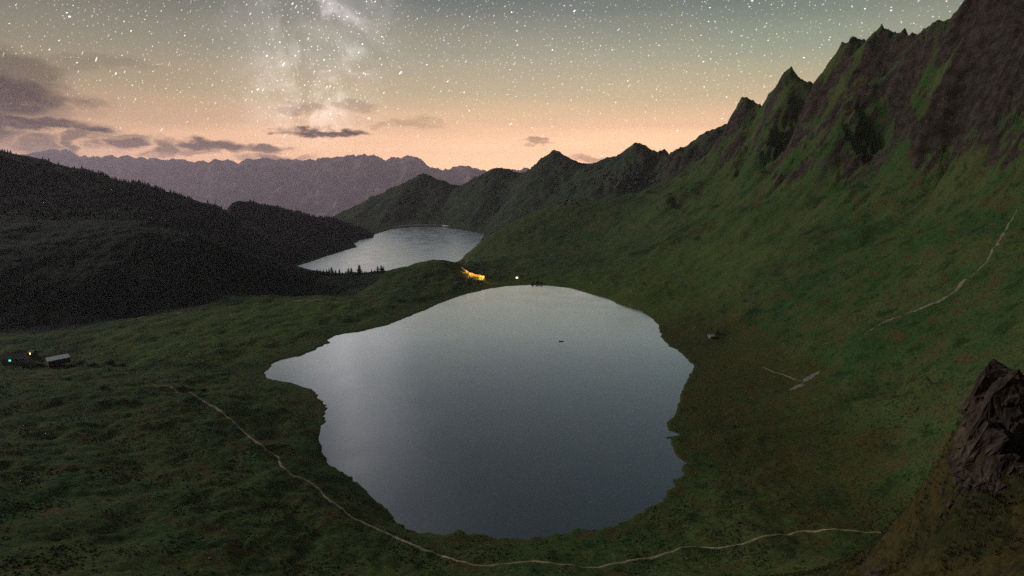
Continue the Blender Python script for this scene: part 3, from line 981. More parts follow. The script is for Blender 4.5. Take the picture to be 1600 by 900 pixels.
def tube(p0, p1, r0, r1, ns=7):
    p0, p1 = np.array(p0, float), np.array(p1, float)
    d = p1 - p0
    d /= np.linalg.norm(d)
    a = np.cross(d, (0, 0, 1) if abs(d[2]) < .9 else (1, 0, 0))
    a /= np.linalg.norm(a)
    b = np.cross(d, a)
    v, f = [], []
    for p, r in ((p0, r0), (p1, r1)):
        for i in range(ns):
            t = 2 * math.pi * i / ns
            v.append(tuple(p + r * (a * math.cos(t) + b * math.sin(t))))
    for i in range(ns):
        f.append([i, (i + 1) % ns, ns + (i + 1) % ns, ns + i])
    f.append(list(range(ns))[::-1])
    f.append(list(range(ns, 2 * ns)))
    return v, f


_crowns = []
for sdn in range(5):
    v, f = crown_mesh(sdn, tiers=8 + sdn % 3, rad=0.17 + 0.02 * (sdn % 3))
    me = bpy.data.meshes.new('crown')
    me.from_pydata(v, [], f)
    me.materials.append(M_NEEDLE)
    _crowns.append(me)
v, f = tube((0, 0, -0.03), (0, 0, 0.55), 0.022, 0.010)
_trunk = bpy.data.meshes.new('trunk')
_trunk.from_pydata(v, [], f)
_trunk.materials.append(M_BARK)


def conifer(x, y, h, label, group, k=0, fat=1.0):
    z = ground(x, y)
    t = empty('conifer_tree', (x, y, z - 0.2), random.uniform(0, 6.28))
    tag(t, label, 'tree', group)
    for nm, me in (('trunk', _trunk), ('crown', _crowns[k % 5])):
        o = bpy.data.objects.new(nm, me)
        C.objects.link(o)
        o.parent = t
        o.scale = (h * fat, h * fat, h)
    return t


G1 = 'conifers between the two lakes'
LT = {'row': 'dark spruce in the crowded row along the reservoir shore',
      'pair': 'one of two dark spruces side by side, apart from the shore row',
      'tall': 'tallest lone dark spruce standing clear on the rise by the reservoir',
      'knoll': 'dark spruce in the small clump at the foot of the bare knoll',
      'small': 'small young spruce at the open end of the shore row'}
tl = [(458, 423, 'row'), (466, 421.5, 'row'), (472, 419.5, 'row'), (478, 421, 'row'), (484, 420, 'row'), (489, 421.5, 'row'), (495, 419.5, 'row'), (500, 421, 'row'), (505, 420, 'row'),
      (510, 420, 'row'), (514, 418.5, 'row'), (518, 416.5, 'row'), (524, 421, 'row'), (530, 419.5, 'row'), (534.5, 424, 'small'), (544, 417.5, 'pair'), (548.5, 417.5, 'pair'),
      (561, 412.5, 'tall'), (590, 414.5, 'knoll'), (595.5, 413.5, 'knoll'), (598.5, 415, 'knoll')]
for i, (px, top, kk) in enumerate(tl):
    Yt = 1290 + random.uniform(-25, 25)
    x, y, zt = P(px, top, Yt)
    h = max(7.0, zt - ground(x, y))
    conifer(x, y, h, LT[kk], G1 if kk in ('row', 'pair', 'knoll') else None, i, 1.8 + 0.5 * random.random())
x, y, z = land(1121, 523)
conifer(x, y, 9.0, 'lone dark spruce beside the pale hut on the right bank', None, 2, 1.9)


# ------------------------------------------------------------------ woods and heath (nobody could count them)
def scatter_mesh(name, tv, tf, x, y, z, sx, sz, rot, material, lab=None):
    tv = np.array(tv, dtype=np.float32)
    tf = np.array(tf, dtype=np.int32)
    c, s = np.cos(rot)[:, None], np.sin(rot)[:, None]
    vx = (tv[None, :, 0] * c - tv[None, :, 1] * s) * sx[:, None] + x[:, None]
    vy = (tv[None, :, 0] * s + tv[None, :, 1] * c) * sx[:, None] + y[:, None]
    vz = tv[None, :, 2] * sz[:, None] + z[:, None]
    V = np.stack([vx, vy, vz], -1).reshape(-1, 3)
    F = (tf[None] + (np.arange(len(x)) * len(tv))[:, None, None]).reshape(-1, tf.shape[1])
    o = mesh_np(name, V, F, material)
    a = o.data.attributes.new('tone', 'FLOAT', 'FACE')
    a.data.foreach_set('value', np.repeat(rng.random(len(x)).astype(np.float32), len(tf)))
    return o


def tone_mat(name, stops, spec=0.08):
    m_, T = mat(name)
    t = T.put('ShaderNodeAttribute', attribute_name='tone').outputs['Fac']
    c = T.ramp(t, stops)
    b = T.put('ShaderNodeBsdfPrincipled', {'Base Color': c, 'Roughness': 0.95, 'Specular IOR Level': spec})
    T.put('ShaderNodeOutputMaterial', {'Surface': b})
    return m_


def forest():
    N = 34000
    x = rng.uniform(-3000, -150, N)
    y = rng.uniform(900, 3000, N)
    ok = inside(x, y, wood_poly) & (np.abs(x) < 1.0 * y + 60)
    dens = smooth(fbm(x, y, 150, 3, seed=130), -0.45, 0.15)
    ok &= rng.random(N) < 0.10 + 0.9 * dens
    z = ground_np(x, y)
    ok &= (z > ZR + 3)
    x, y, z = x[ok], y[ok], z[ok]
    N2 = 1500
    x2, y2 = rng.uniform(-800, -230, N2), rng.uniform(1000, 1340, N2)
    ok2 = inside(x2, y2, thicket_poly) & (rng.random(N2) < 0.25 + smooth(fbm(x2, y2, 60, 2, seed=133), -.2, .3))
    x2, y2 = x2[ok2], y2[ok2]
    n1 = len(x)
    x, y, z = np.append(x, x2), np.append(y, y2), np.append(z, ground_np(x2, y2))
    v, f = [], []
    for (h0, h1, r) in ((0.08, 0.55, 0.22), (0.36, 0.80, 0.16), (0.62, 1.0, 0.10)):
        k = len(v)
        for i in range(5):
            a = 6.283 * i / 5 + h0 * 5
            rr = r * (1.15 if i % 2 else 0.8)
            v.append((rr * math.cos(a), rr * math.sin(a), h0 - 0.04 * (i % 2)))
        v.append((0, 0, h1))
        f += [[k + i, k + (i + 1) % 5, k + 5] for i in range(5)]
    h = rng.uniform(6.5, 14, len(x))
    h[n1:] *= 0.55
    o = scatter_mesh('forest', v, f, x, y, z - 0.4, h * rng.uniform(.9, 1.3, len(x)), h, rng.uniform(0, 6.28, len(x)),
                     tone_mat('forest_needles', [(0, (0.008, 0.017, 0.013)), (.7, (0.014, 0.027, 0.019)), (1, (0.026, 0.042, 0.026))]))
    tag(o, 'dense conifer forest covering the dark hill left of the lakes', 'forest', kind='stuff')


def heath():
    N = 120000
    y = rng.uniform(150, 700, N) ** 1.0
    x = (rng.uniform(-1, 1, N)) * (0.98 * y + 20)
    d = seg_dist(x, y, LAKE)
    ok = ~inside(x, y, LAKE) & (d > 2.0)
    z = ground_np(x, y)
    clump = fbm(x, y, 30, 3, 0.6, seed=140) + 0.35 * fbm(x, y, 160, 2, seed=146)
    ok &= rng.random(N) < smooth(clump, -0.05, 0.55) * np.where((x > 190) & (y > 330), 0.15, 1.0) + 0.04
    for poly in (path_near, path_low):
        pp = [land(q[0], q[1])[:2] for q in poly]
        ok &= seg_dist(x, y, pp, closed=False) > 1.6
    x, y, z = x[ok], y[ok], z[ok]
    v = [(0.05, 0.02, 1.0)]
    f = []
    for i in range(6):
        a = 6.283 * i / 6
        v.append((0.62 * math.cos(a) * (1.1 if i % 2 else .85), 0.62 * math.sin(a), 0.55 + 0.22 * (i % 2)))
    for i in range(6):
        a = 6.283 * (i + .5) / 6
        v.append((1.0 * math.cos(a) * (1.12 if i % 3 else .8), math.sin(a), -0.25))
    for i in range(6):
        j = (i + 1) % 6
        f += [[0, 1 + i, 1 + j], [1 + i, 7 + i, 1 + j], [1 + j, 7 + i, 7 + j]]
    r = rng.uniform(0.22, 0.75, len(x)) * (1 + 0.5 * (rng.random(len(x)) > .93))
    o = scatter_mesh('heath', v, f, x, y, z, r, r * rng.uniform(.5, .95, len(x)), rng.uniform(0, 6.28, len(x)),
                     tone_mat('heath_leaves', [(0, (0.012, 0.020, 0.008)), (.45, (0.026, 0.042, 0.012)), (.72, (0.050, 0.062, 0.016)), (.9, (0.062, 0.044, 0.016)), (1, (0.10, 0.085, 0.03))]))
    tag(o, 'low heath and grass tussocks covering the near slopes', 'heath', kind='stuff')


def spur_grass():
    N = 75000
    x = rng.uniform(25, 185, N)
    y = rng.uniform(72, 240, N)
    z = ground_np(x, y)
    ok = (x < 1.02 * y + 6) & (x > 0.46 * y) & (rng.random(N) < smooth(fbm(x, y, 9, 3, seed=150), -0.35, 0.35))
    x, y, z = x[ok], y[ok], z[ok]
    v, f = [], []
    for i in range(5):
        a = 6.283 * i / 5
        k = len(v)
        ca, sa = math.cos(a), math.sin(a)
        v += [(0.10 * ca - .05 * sa, 0.10 * sa + .05 * ca, -.1), (0.10 * ca + .05 * sa, 0.10 * sa - .05 * ca, -.1), (0.34 * ca, 0.34 * sa, .6), (0.62 * ca, .62 * sa, .78 - .3 * (i % 2))]
        f += [[k, k + 1, k + 2], [k, k + 2, k + 3]]
    h = rng.uniform(.3, .8, len(x))
    o = scatter_mesh('grass', v, f, x, y, z, h, h, rng.uniform(0, 6.28, len(x)),
                     tone_mat('dry_grass', [(0, (0.026, 0.022, 0.010)), (.5, (0.062, 0.044, 0.016)), (.8, (0.105, 0.064, 0.020)), (1, (0.14, 0.11, 0.045))]))
    tag(o, 'dry brown grass tufts on the spur around the rock outcrop', 'grass', kind='stuff')


forest()
heath()
spur_grass()


# ------------------------------------------------------------------ rocks
M_ROCK = rock_material('weathered_rock', (0.025, 0.018, 0.014), (0.115, 0.084, 0.064))
M_PALE = rock_material('pale_stone', (0.12, 0.108, 0.094), (0.28, 0.255, 0.225))


def rock_geo(seed, n=4, jag=0.30):
    """blocky boulder: subdivided cube pushed to facets and noise, unit radius"""
    r = np.random.default_rng(seed)
    g = np.linspace(-1, 1, n + 1)
    V, F = [], []
    for ax in range(3):
        for sg in (-1, 1):
            base = len(V)
            for a in g:
                for b in g:
                    p = [0, 0, 0]
                    p[ax] = sg
                    p[(ax + 1) % 3] = a
                    p[(ax + 2) % 3] = b
                    V.append(p)
            for i in range(n):
                for j in range(n):
                    k = base + i * (n + 1) + j
                    q = [k, k + n + 1, k + n + 2, k + 1]
                    F.append(q if sg > 0 else q[::-1])
    V = np.array(V, float)
    D = V / np.linalg.norm(V, axis=1, keepdims=True)
    rad = np.full(len(D), 1.25)
    for _ in range(20):           # cutting planes give flat broken faces
        nrm = r.normal(size=3)
        nrm /= np.linalg.norm(nrm)
        d = r.uniform(0.5, 0.95)
        dt = D @ nrm
        rad = np.where(dt > 0.05, np.minimum(rad, d / np.maximum(dt, .05)), rad)
    nz = perlin(D[:, 0] * 2.2 + 5.3 + seed, D[:, 1] * 2.2 + D[:, 2] * 1.7, 160) + .5 * perlin(D[:, 0] * 5 + seed, D[:, 1] * 5 + D[:, 2] * 4.1, 161)
    rad = rad * (1 + jag * 0.5 * nz)
    V = D * rad[:, None]
    # weld doubles along cube edges
    keyv = np.round(D * 4000).astype(int)
    _, first, inv = np.unique(keyv, axis=0, return_index=True, return_inverse=True)
    inv = inv.ravel()
    return V[first], np.array([[inv[q] for q in f] for f in F])


def block_geo(seed):
    """angular fractured block: hull of points jittered off a box"""
    import bmesh
    r = random.Random(seed)
    bm = bmesh.new()
    for sx in (-1, 1):
        for sy in (-1, 1):
            for sz in (-1, 1):
                for k in range(2):
                    q = [sx * r.uniform(.55, 1), sy * r.uniform(.55, 1), sz * r.uniform(.5, 1)]
                    q[r.randrange(3)] *= r.uniform(.3, 1)
                    bm.verts.new(q)
    for k in range(6):
        bm.verts.new([r.uniform(-.9, .9) for _ in range(3)])
    res = bmesh.ops.convex_hull(bm, input=bm.verts)
    bmesh.ops.delete(bm, geom=[g for g in res['geom_interior'] if isinstance(g, bmesh.types.BMVert)], context='VERTS')
    bm.verts.index_update()
    v = [tuple(q.co) for q in bm.verts]
    f = [[q.index for q in fc.verts] for fc in bm.faces]
    bm.free()
    return v, f


def outcrop():
    TX1 = bpy.data.textures.new('rock_relief', 'CLOUDS')
    TX1.noise_scale = .55
    TX2 = bpy.data.textures.new('rock_grit', 'CLOUDS')
    TX2.noise_scale = .16
    x0, y0, z0 = land(1565, 690, 60, 160)
    t = empty('rock_outcrop', (x0, y0, z0))
    tag(t, 'jagged dark rock outcrop on the near grassy spur', 'rock')
    r = random.Random(11)
    spots = []
    for (px, py, s) in [(1560, 620, 4.2), (1590, 640, 4.0), (1535, 655, 3.4), (1575, 665, 4.0), (1600, 690, 3.8), (1545, 690, 3.4), (1520, 690, 2.6), (1570, 710, 3.2), (1515, 722, 2.4),
                        (1540, 728, 2.6), (1506, 742, 1.9), (1525, 756, 2.2), (1555, 742, 2.3), (1592, 735, 2.6), (1583, 600, 3.2), (1600, 585, 3.0), (1508, 765, 1.6), (1600, 650, 4.5),
                        (1535, 625, 2.4), (1556, 765, 1.3), (1630, 620, 5), (1630, 700, 5), (1489, 790, .9), (1483, 805, .7), (1548, 600, 2.2),
                        (1550, 645, 4), (1565, 690, 4), (1585, 715, 3.6), (1530, 708, 3), (1526, 672, 3), (1605, 615, 4), (1575, 632, 4.4), (1590, 665, 4.4), (1556, 668, 4), (1540, 705, 3.2), (1512, 705, 2.4), (1606, 720, 3.4), (1548, 750, 2)]:
        spots.append((px, py, s))
    big = [(1568, 648, 5.2), (1598, 612, 5.5), (1545, 690, 4.4), (1588, 706, 5), (1610, 662, 6), (1558, 735, 3.6), (1532, 662, 3.6), (1552, 612, 3.8), (1520, 722, 3.2)]
    spots = [(a, b, c * .72) for a, b, c in spots] + big
    spots += [(a + r.uniform(-16, 16), b + r.uniform(-22, 22), c * r.uniform(.45, .8)) for a, b, c in spots]
    for i, (px, py, s) in enumerate(spots):
        x, y, z = land(px, py, 60, 170)
        v, f = block_geo(700 + i)
        o = mesh_np('rock', v, f, M_ROCK, parent=t)
        o.location = (x - x0, y - y0 + .5, z - z0 - 0.25 * s)
        o.scale = (s * r.uniform(.5, .95), s * r.uniform(.5, .9), s * r.uniform(.9, 1.7))
        o.rotation_euler = (r.uniform(-.35, .25), r.uniform(.12, .6), r.uniform(-.9, .9))
        sb = o.modifiers.new('split', 'SUBSURF')
        sb.subdivision_type = 'SIMPLE'
        sb.levels = sb.render_levels = 3
        for tx, st in ((TX1, .34), (TX2, .16)):
            dm = o.modifiers.new('rough', 'DISPLACE')
            dm.texture = tx
            dm.texture_coords = 'LOCAL'
            dm.strength = st
            dm.mid_level = .5


outcrop()


def boulder(px, py, size, label, group, seed, material=None, name='boulder'):
    x, y, z = land(px, py)
    v, f = rock_geo(seed, 4, 0.4)
    o = mesh_np(name, v, f, material or M_PALE)
    o.location = (x, y, z + size * 0.12)
    o.scale = (size * .6, size * .5, size * .42)
    o.rotation_euler = (0, 0, seed * 1.3)
    return tag(o, label, 'boulder', group)


boulder(203, 738, 2.2, 'pale rounded boulder in the dark heath of the near left hill', None, 301)
boulder(329, 874, 1.7, 'flat pale boulder low on the near left slope under the trail', None, 302)
boulder(437, 876, 1.3, 'small pale boulder by a dark bush under the trail', None, 303)
for i, (px, py, s) in enumerate([(1108, 783, 1.2), (1112, 832, 1.5), (1167, 858, 1.1), (1188, 879, 1.0), (1228, 868, 1.3), (1121, 830, 1.0), (1345, 820, 1.0), (1030, 830, .9), (965, 838, .9)]):
    boulder(px, py, s, 'small pale boulder in the grass beside the lower trail', 'boulders beside the lower trail', 310 + i)
for i, (px, py, s) in enumerate([(1487, 462, 2.2), (1480, 490, 1.8), (1530, 535, 1.4), (1463, 578, 1.3), (1505, 606, 1.2), (1455, 620, 1.4)]):
    boulder(px, py, s, 'small boulder on the steep grass below the climbing trail', 'boulders below the climbing trail', 330 + i)
for i, (px, py, s) in enumerate([(747, 448.5, 4.5), (751, 446, 5.0), (756, 446.5, 4.0)]):
    boulder(px, py, s, 'pale boulder on the far lake shore below the lit wall', 'pale boulders on the far shore', 340 + i)
for i, (px, py, s) in enumerate([(832, 443.5, 9), (839, 442.5, 11), (845, 443.5, 8)]):
    boulder(px, py, s, 'dark boulder at the far tip of the lake', 'dark boulders at the far tip of the lake', 350 + i, M_ROCK)
# blocks of the pale boulder field under the far peak
for i in range(70):
    px = random.gauss(968, 20)
    py = 279 + (px - 968) * 0.1 + random.gauss(0, 9)
    boulder(px, py, random.uniform(9, 24), 'pale block in the boulder field below the rounded far summit', 'boulder field below the rounded far summit', 400 + i % 9, M_FIELD)
for i in range(12):
    boulder(888 + random.gauss(0, 6), 316 + random.gauss(0, 5), random.uniform(7, 16), 'pale block in the small outcrop on the far green slope', 'blocks on the far green slope', 440 + i, M_FIELD)


# ------------------------------------------------------------------ shrubs
def shrub(px, py, size, label, group, seed, flatn=.7):
    r = random.Random(seed)
    x, y, z = land(px, py)
    t = empty('shrub', (x, y, z))
    tag(t, label, 'shrub', group)
    v, f = [], []
    for i in range(260):
        a, e = r.uniform(0, 6.283), math.asin(r.uniform(0, 1))
        q = size * r.uniform(.55, 1.0) * (0.8 + .3 * math.sin(a * 3 + seed))
        p = np.array([q * math.cos(a) * math.cos(e), q * math.sin(a) * math.cos(e), q * math.sin(e) * flatn])
        s = size * .13
        k = len(v)
        for _ in range(3):
            v.append(tuple(p + np.array([r.uniform(-s, s), r.uniform(-s, s), r.uniform(-s, s)])))
        f.append([k, k + 1, k + 2])
    mesh_np('foliage', v, f, M_NEEDLE, parent=t)
    v, f = tube((0, 0, -.2), (0, 0, size * .5), size * .07, size * .04)
    mesh_np('stem', v, f, M_BARK, parent=t)


shrub(163, 607, 4.6, 'dark rounded shrub on the crest of the near left hill', None, 1)
shrub(285, 607, 4.8, 'wide dark shrub where the near trail comes over the crest', None, 2, .5)
shrub(318, 611, 4.4, 'dark shrub lying just below the crest beside the trail', None, 3, .5)
shrub(452, 878, 2.6, 'round dark bush on the near slope below the trail', None, 4)
shrub(715, 858, 2.4, 'low dark bush between the trail and the near lake edge', None, 5, .5)
for i, (px, py) in enumerate([(763, 433.5), (768, 433), (774, 432), (781, 431.5), (788, 432.5), (797, 427)]):
    shrub(px, py, 3.4, 'small dark bush in the line beyond the lit wall', 'bushes beyond the lit wall', 20 + i)
for i, (px, py) in enumerate([(128, 567), (145, 571), (170, 568), (60, 572), (40, 575), (110, 574), (190, 572)]):
    shrub(px, py, 5.5, 'dark bush in the hollow below the metal roofed barn', 'bushes in the hollow below the barn', 40 + i, .55)

# ------------------------------------------------------------------ buildings
M_STONE = simple_mat('hut_stone', (0.22, 0.20, 0.18), 0.9, 0.4, 0.6)
M_TIMBER = simple_mat('dark_timber', (0.06, 0.042, 0.03), 0.9, 0.35, 0.8)
M_METAL = simple_mat('sheet_metal_roof', (0.80, 0.90, 0.98), 0.45, 0.04, 0.4)
M_SLATE = simple_mat('grey_slate', (0.17, 0.17, 0.175), 0.75, 0.25, 0.7)
M_FRAME = simple_mat('window_frame', (0.12, 0.09, 0.06), 0.8)
M_DARKGLASS = simple_mat('dark_pane', (0.02, 0.025, 0.03), 0.15, spec=.5)


def lit(name, col, s):
    return simple_mat(name, (0.5, 0.4, 0.3), 0.6, emit=col, emit_strength=s)


M_LITWARM = lit('lit_pane_warm', (1.0, 0.62, 0.16), 4.0)
M_LITTEAL = lit('lit_pane_teal', (0.08, 0.75, 0.5), 1.6)
M_LITWHITE = lit('lit_doorway', (1.0, 0.72, 0.45), 6.0)


def house(name, x, y, z, rz, L, Wd, hw, rise, wall_m, roof_m, label, over=.5, windows=(), door=None, chimney=False):
    """gabled house: length L along local x, ridge along x, front face at -y"""
    t = empty(name, (x, y, z), rz)
    tag(t, label, 'house' if name == 'farmhouse' else name.split('_')[-1])
    a, b = L / 2, Wd / 2
    v = [(-a, -b, -3), (a, -b, -3), (a, b, -3), (-a, b, -3), (-a, -b, hw), (a, -b, hw), (a, b, hw), (-a, b, hw), (-a, 0, hw + rise), (a, 0, hw + rise)]
    f = [[0, 1, 5, 4], [2, 3, 7, 6], [1, 2, 6, 9, 5], [3, 0, 4, 8, 7], [0, 3, 2, 1], [4, 5, 9, 8], [6, 7, 8, 9]]
    mesh_np('wall', v, f, wall_m, parent=t)
    sl_ = rise / b
    for sg in (-1, 1):
        e = b + over
        th = .22
        pr = [(-a - over, sg * e, hw - over * sl_ + .05), (a + over, sg * e, hw - over * sl_ + .05), (a + over, 0, hw + rise + .05), (-a - over, 0, hw + rise + .05)]
        vv = pr + [(q[0], q[1], q[2] + th) for q in pr]
        ff = [[0, 1, 2, 3], [7, 6, 5, 4], [0, 4, 5, 1], [1, 5, 6, 2], [2, 6, 7, 3], [3, 7, 4, 0]]
        if sg > 0:
            ff = [q[::-1] for q in ff]
        ro = mesh_np('roof_slope', vv, ff, roof_m, parent=t)
        nb = max(4, int(L / 1.6))       # standing seams
        if sg < 0:
            for i in range(1, nb):
                xx = -a - over + (L + 2 * over) * i / nb
                p0, p1 = np.array([xx, sg * e, hw - over * sl_ + .05 + th]), np.array([xx, 0, hw + rise + .05 + th])
                v2 = [tuple(p0 + (-.05, 0, 0)), tuple(p0 + (.05, 0, 0)), tuple(p1 + (.05, 0, 0)), tuple(p1 + (-.05, 0, 0))]
                v2 = v2 + [(q[0], q[1], q[2] + .08) for q in v2]
                mesh_np('roof_seam', v2, [[7, 6, 5, 4], [0, 4, 5, 1], [1, 5, 6, 2], [2, 6, 7, 3], [3, 7, 4, 0]], roof_m, parent=ro)
    for (face, u, zc, ww, hh, m_) in windows:
        g = .06
        if face == 'front':
            fr = box('window', u - ww / 2 - .12, u + ww / 2 + .12, -b - .05, -b + .1, zc - hh / 2 - .12, zc + hh / 2 + .12, M_FRAME, t)
            box('pane', u - ww / 2, u + ww / 2, -b - .05 - g, -b - .04, zc - hh / 2, zc + hh / 2, m_, fr)
        else:
            sx = a if face == 'right' else -a
            s2 = 1 if face == 'right' else -1
            x0_, x1_ = sorted((sx - .1 * s2, sx + .05 * s2))
            fr = box('window', x0_, x1_, u - ww / 2 - .12, u + ww / 2 + .12, zc - hh / 2 - .12, zc + hh / 2 + .12, M_FRAME, t)
            x0_, x1_ = sorted((sx + .04 * s2, sx + (.05 + g) * s2))
            box('pane', x0_, x1_, u - ww / 2, u + ww / 2, zc - hh / 2, zc + hh / 2, m_, fr)
    if door:
        u, m_ = door
        d_ = box('door', u - .55, u + .55, -b - .07, -b + .1, 0, 2.0, m_, t)
    if chimney:
        box('chimney', a * .4, a * .4 + .8, .2, 1.0, hw + rise * .4, hw + rise + 1.1, M_STONE, t)
    return t


# barn with the metal roof
eL, eR = np.array(PZ(74.5, 565, 20.5)), np.array(PZ(110, 558, 20.5))
ang = math.atan2(eR[1] - eL[1], eR[0] - eL[0])
Lb = float(np.hypot(*(eR - eL)[:2]))
midp = (eL + eR) / 2
nrm = np.array([-math.sin(ang), math.cos(ang)])
cb = midp[:2] + nrm * 9.2
house('barn', cb[0], cb[1], 17.0, ang, Lb - 1, 17, 3.4, 2.4, M_TIMBER, M_METAL, 'long dark barn with bright blue grey metal roof in the left meadow',
      windows=[('front', -6, 1.7, 1.2, .9, M_DARKGLASS), ('front', 0, 1.7, 1.2, .9, M_DARKGLASS)], door=(6, M_FRAME))
x, y, z = PZ(12, 568, 17)
house('farmhouse', x, y + 12, 16.0, R(6), 24, 12, 4.2, 4.5, M_STONE, M_SLATE, 'grey roofed farmhouse with a teal lit window left of the barn',
      windows=[('front', -3.0, 2.6, 2.4, 2.0, M_LITTEAL), ('front', 2, 2.2, 1.0, 1.1, M_DARKGLASS), ('front', 6, 2.2, 1.0, 1.1, M_DARKGLASS)], door=(9, M_TIMBER), chimney=True)
x, y, z = PZ(46, 556, 18)
house('shed', x, y + 5, 17.0, R(-8), 7, 6, 4.6, 2.0, M_TIMBER, M_SLATE, 'small dark timber shed with a glowing yellow window beside the farmhouse',
      windows=[('front', -.3, 3.2, 1.4, 2.3, M_LITWARM)], door=(2.2, M_FRAME))
x, y, z = land(1111, 528)
house('hut', x, y, z + .3, R(25), 7.5, 5.5, 2.6, 2.2, M_STONE, M_METAL, 'tiny pale stone hut with metal roof on the right bank by a spruce',
      windows=[('front', -1.8, 1.5, .8, .8, M_DARKGLASS)], door=(1.2, M_FRAME), chimney=False)
x, y, z = land(808, 435)
house('cabin', x, y, z + .3, 0, 8, 6, 3.0, 2.2, M_TIMBER, M_SLATE, 'small cabin with a bright lit doorway at the head of the lake',
      windows=[('front', -.4, 1.7, 4.2, 2.8, M_LITWHITE)], door=(3.2, M_FRAME))


# wall and lamps added to make the orange streak, whose source is unknown
def lit_wall():
    pix = [(721, 419), (727, 424), (733, 428.5), (741, 431), (749, 433), (757, 434.5)]
    gl = [land(a, b + 1) for a, b in pix]
    t = empty('standin_wall', gl[0])
    tag(t, 'long stand-in wall for the orange lit streak beside the track between the lakes', 'wall')
    m_, T = mat('wall_stone')
    oc = T.put('ShaderNodeTexCoord').outputs['Object']
    n1 = T.noise(oc, 0.7, 4)
    T.put('ShaderNodeOutputMaterial', {'Surface': T.put('ShaderNodeBsdfPrincipled', {'Base Color': T.mix(n1, c4(.30, .22, .14), c4(.48, .38, .26)), 'Roughness': .9})})
    o0 = np.array(gl[0])
    for i in range(len(gl) - 1):
        p, q = np.array(gl[i]), np.array(gl[i + 1])
        zt0, zt1 = p[2] + 5.5, q[2] + 5.5
        th = 1.2
        v = [(p[0], p[1], p[2] - 2), (q[0], q[1], q[2] - 2), (q[0], q[1] + th, q[2] - 2), (p[0], p[1] + th, p[2] - 2),
             (p[0], p[1], max(zt0, p[2] + 2.5)), (q[0], q[1], max(zt1, q[2] + 2.5)), (q[0], q[1] + th, max(zt1, q[2] + 2.5)), (p[0], p[1] + th, max(zt0, p[2] + 2.5))]
        v = [tuple(np.array(a) - o0) for a in v]
        mesh_np('wall_section', v, [[0, 3, 2, 1], [4, 5, 6, 7], [0, 1, 5, 4], [1, 2, 6, 5], [2, 3, 7, 6], [3, 0, 4, 7]], m_, parent=t)
    M_POST = simple_mat('lamp_iron', (0.02, 0.02, 0.02), 0.6)
    M_BULB = lit('lamp_glow', (1.0, 0.60, 0.18), 2.0)
    labs = ['added lamp post at the middle of the lit stand-in wall', 'added lamp post at the low end of the lit stand-in wall', 'added lamp post at the upper end of the lit stand-in wall']
    for (px, py, pw, lb) in ((737, 430.5, 900, labs[0]), (752, 434.2, 1500, labs[1]), (727, 424.5, 350, labs[2])):
        a = land(px, py + 1.5)
        wy_ = float(np.interp(a[0], [q[0] for q in gl], [q[1] for q in gl]))
        ly = wy_ - 9.0
        zg = ground(a[0], ly)
        p = empty('standin_lamp', (a[0], ly, zg))
        tag(p, lb, 'lamp')
        zl = 4.0
        v, f = tube((0, 0, -1), (0, 0, zl), .16, .12)
        mesh_np('post', v, f, M_POST, parent=p)
        v, f = rock_geo(5, 3, 0)
        hd = mesh_np('lamp_head', np.array(v) * .38, f, M_BULB, parent=p)
        hd.location = (0, .3, zl + .3)
        hv_, hf_ = box_geo(-.9, .9, -.5, -.38, zl - .9, zl + 1.3)      # added plate that keeps lamp glints off the lake
        mesh_np('lamp_blocker', hv_, hf_, M_POST, parent=p)
        L = bpy.data.lights.new('lamp_light', 'POINT')
        L.energy = pw * 13
        L.color = (1.0, 0.44, 0.09)
        L.specular_factor = 0.0
        L.shadow_soft_size = .4
        lo = bpy.data.objects.new('lamp_light', L)
        C.objects.link(lo)
        lo.parent = p
        lo.location = (0, .9, zl + .3)


lit_wall()


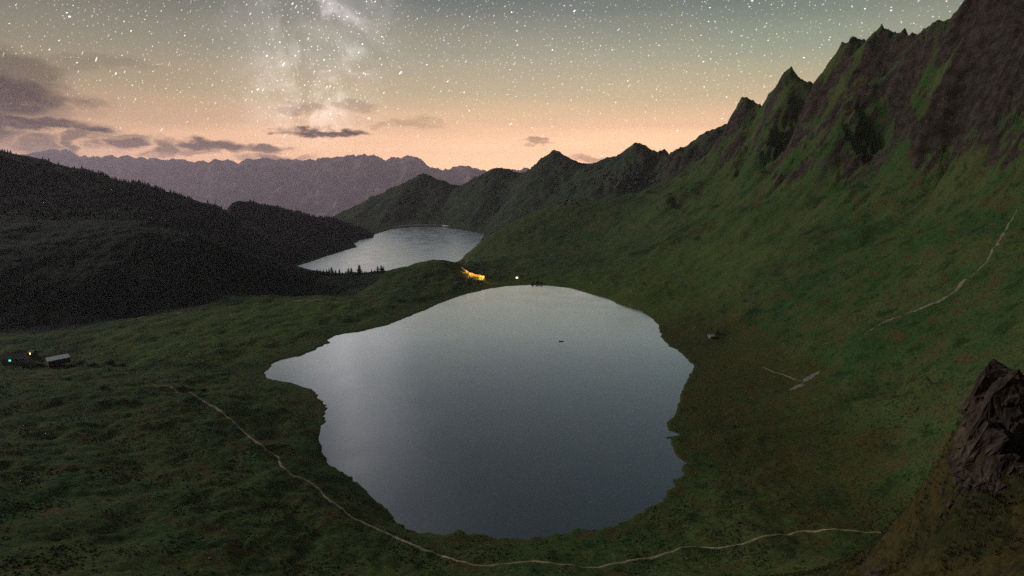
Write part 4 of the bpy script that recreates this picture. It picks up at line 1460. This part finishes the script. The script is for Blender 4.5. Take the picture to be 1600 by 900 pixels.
# ------------------------------------------------------------------ dam at the end of the reservoir
def dam():
    pix = [(612, 357.5), (630, 355), (650, 354), (690, 354), (722, 358.5)]
    w_ = [PZ(a, b, ZR) for a, b in pix]
    o0 = np.array(w_[0])
    t = empty('dam', tuple(o0))
    tag(t, 'low pale stone dam closing the far end of the reservoir', 'dam')
    m_ = simple_mat('dam_stone', (0.34, 0.33, 0.32), 0.9, 0.3, 0.05)
    m2 = simple_mat('dam_crest', (0.60, 0.60, 0.60), 0.9, 0.2, 0.05)
    for i in range(len(w_) - 1):
        for nm, y0, y1, z0, z1, mm in (('wall', 0, 14, -14, 6.0, m_), ('crest', -1.0, 9, 6.0, 10.5, m2)):
            v = []
            for zz in (z0, z1):
                for (q, yy) in ((w_[i], y0), (w_[i + 1], y0), (w_[i + 1], y1), (w_[i], y1)):
                    v.append(tuple(np.array([q[0], q[1] - 6 + yy, q[2] + zz]) - o0))
            mesh_np(nm, v, [[0, 3, 2, 1], [4, 5, 6, 7], [0, 1, 5, 4], [1, 2, 6, 5], [2, 3, 7, 6], [3, 0, 4, 7]], mm, parent=t)


dam()


# ------------------------------------------------------------------ boat
def boat(px, py, L, rz):
    x, y, z = PZ(px, py, 0)
    t = empty('rowing_boat', (x, y, 0.0), rz)
    tag(t, 'small dark rowing boat floating in the open lake', 'boat')
    m1 = simple_mat('boat_hull', (0.03, 0.028, 0.026), 0.6)
    m2 = simple_mat('boat_bench', (0.10, 0.07, 0.045), 0.8)
    secs = []
    for k in range(9):
        u = k / 8
        w_ = L * .15 * math.sin(math.pi * min(1, .12 + u * .86)) ** .7 if k < 8 else .02
        s = .62 + .35 * (2 * u - 1) ** 2
        secs.append([(L * (u - .5), -w_, s), (L * (u - .5), -w_ * .75, -.05), (L * (u - .5), 0, -.18), (L * (u - .5), w_ * .75, -.05), (L * (u - .5), w_, s)])
    v = [p for sct in secs for p in sct]
    f = []
    for k in range(8):
        for j in range(4):
            a = k * 5 + j
            f.append([a, a + 5, a + 6, a + 1])
    f.append([0, 1, 2, 3, 4])
    o = mesh_np('hull', v, f, m1, parent=t)
    so_ = o.modifiers.new('thick', 'SOLIDIFY')
    so_.thickness = .08
    for u in (-.2, .15):
        box('bench', u * L - .15, u * L + .15, -L * .12, L * .12, .36, .42, m2, t)


boat(877, 533.5, 6.4, R(-4))
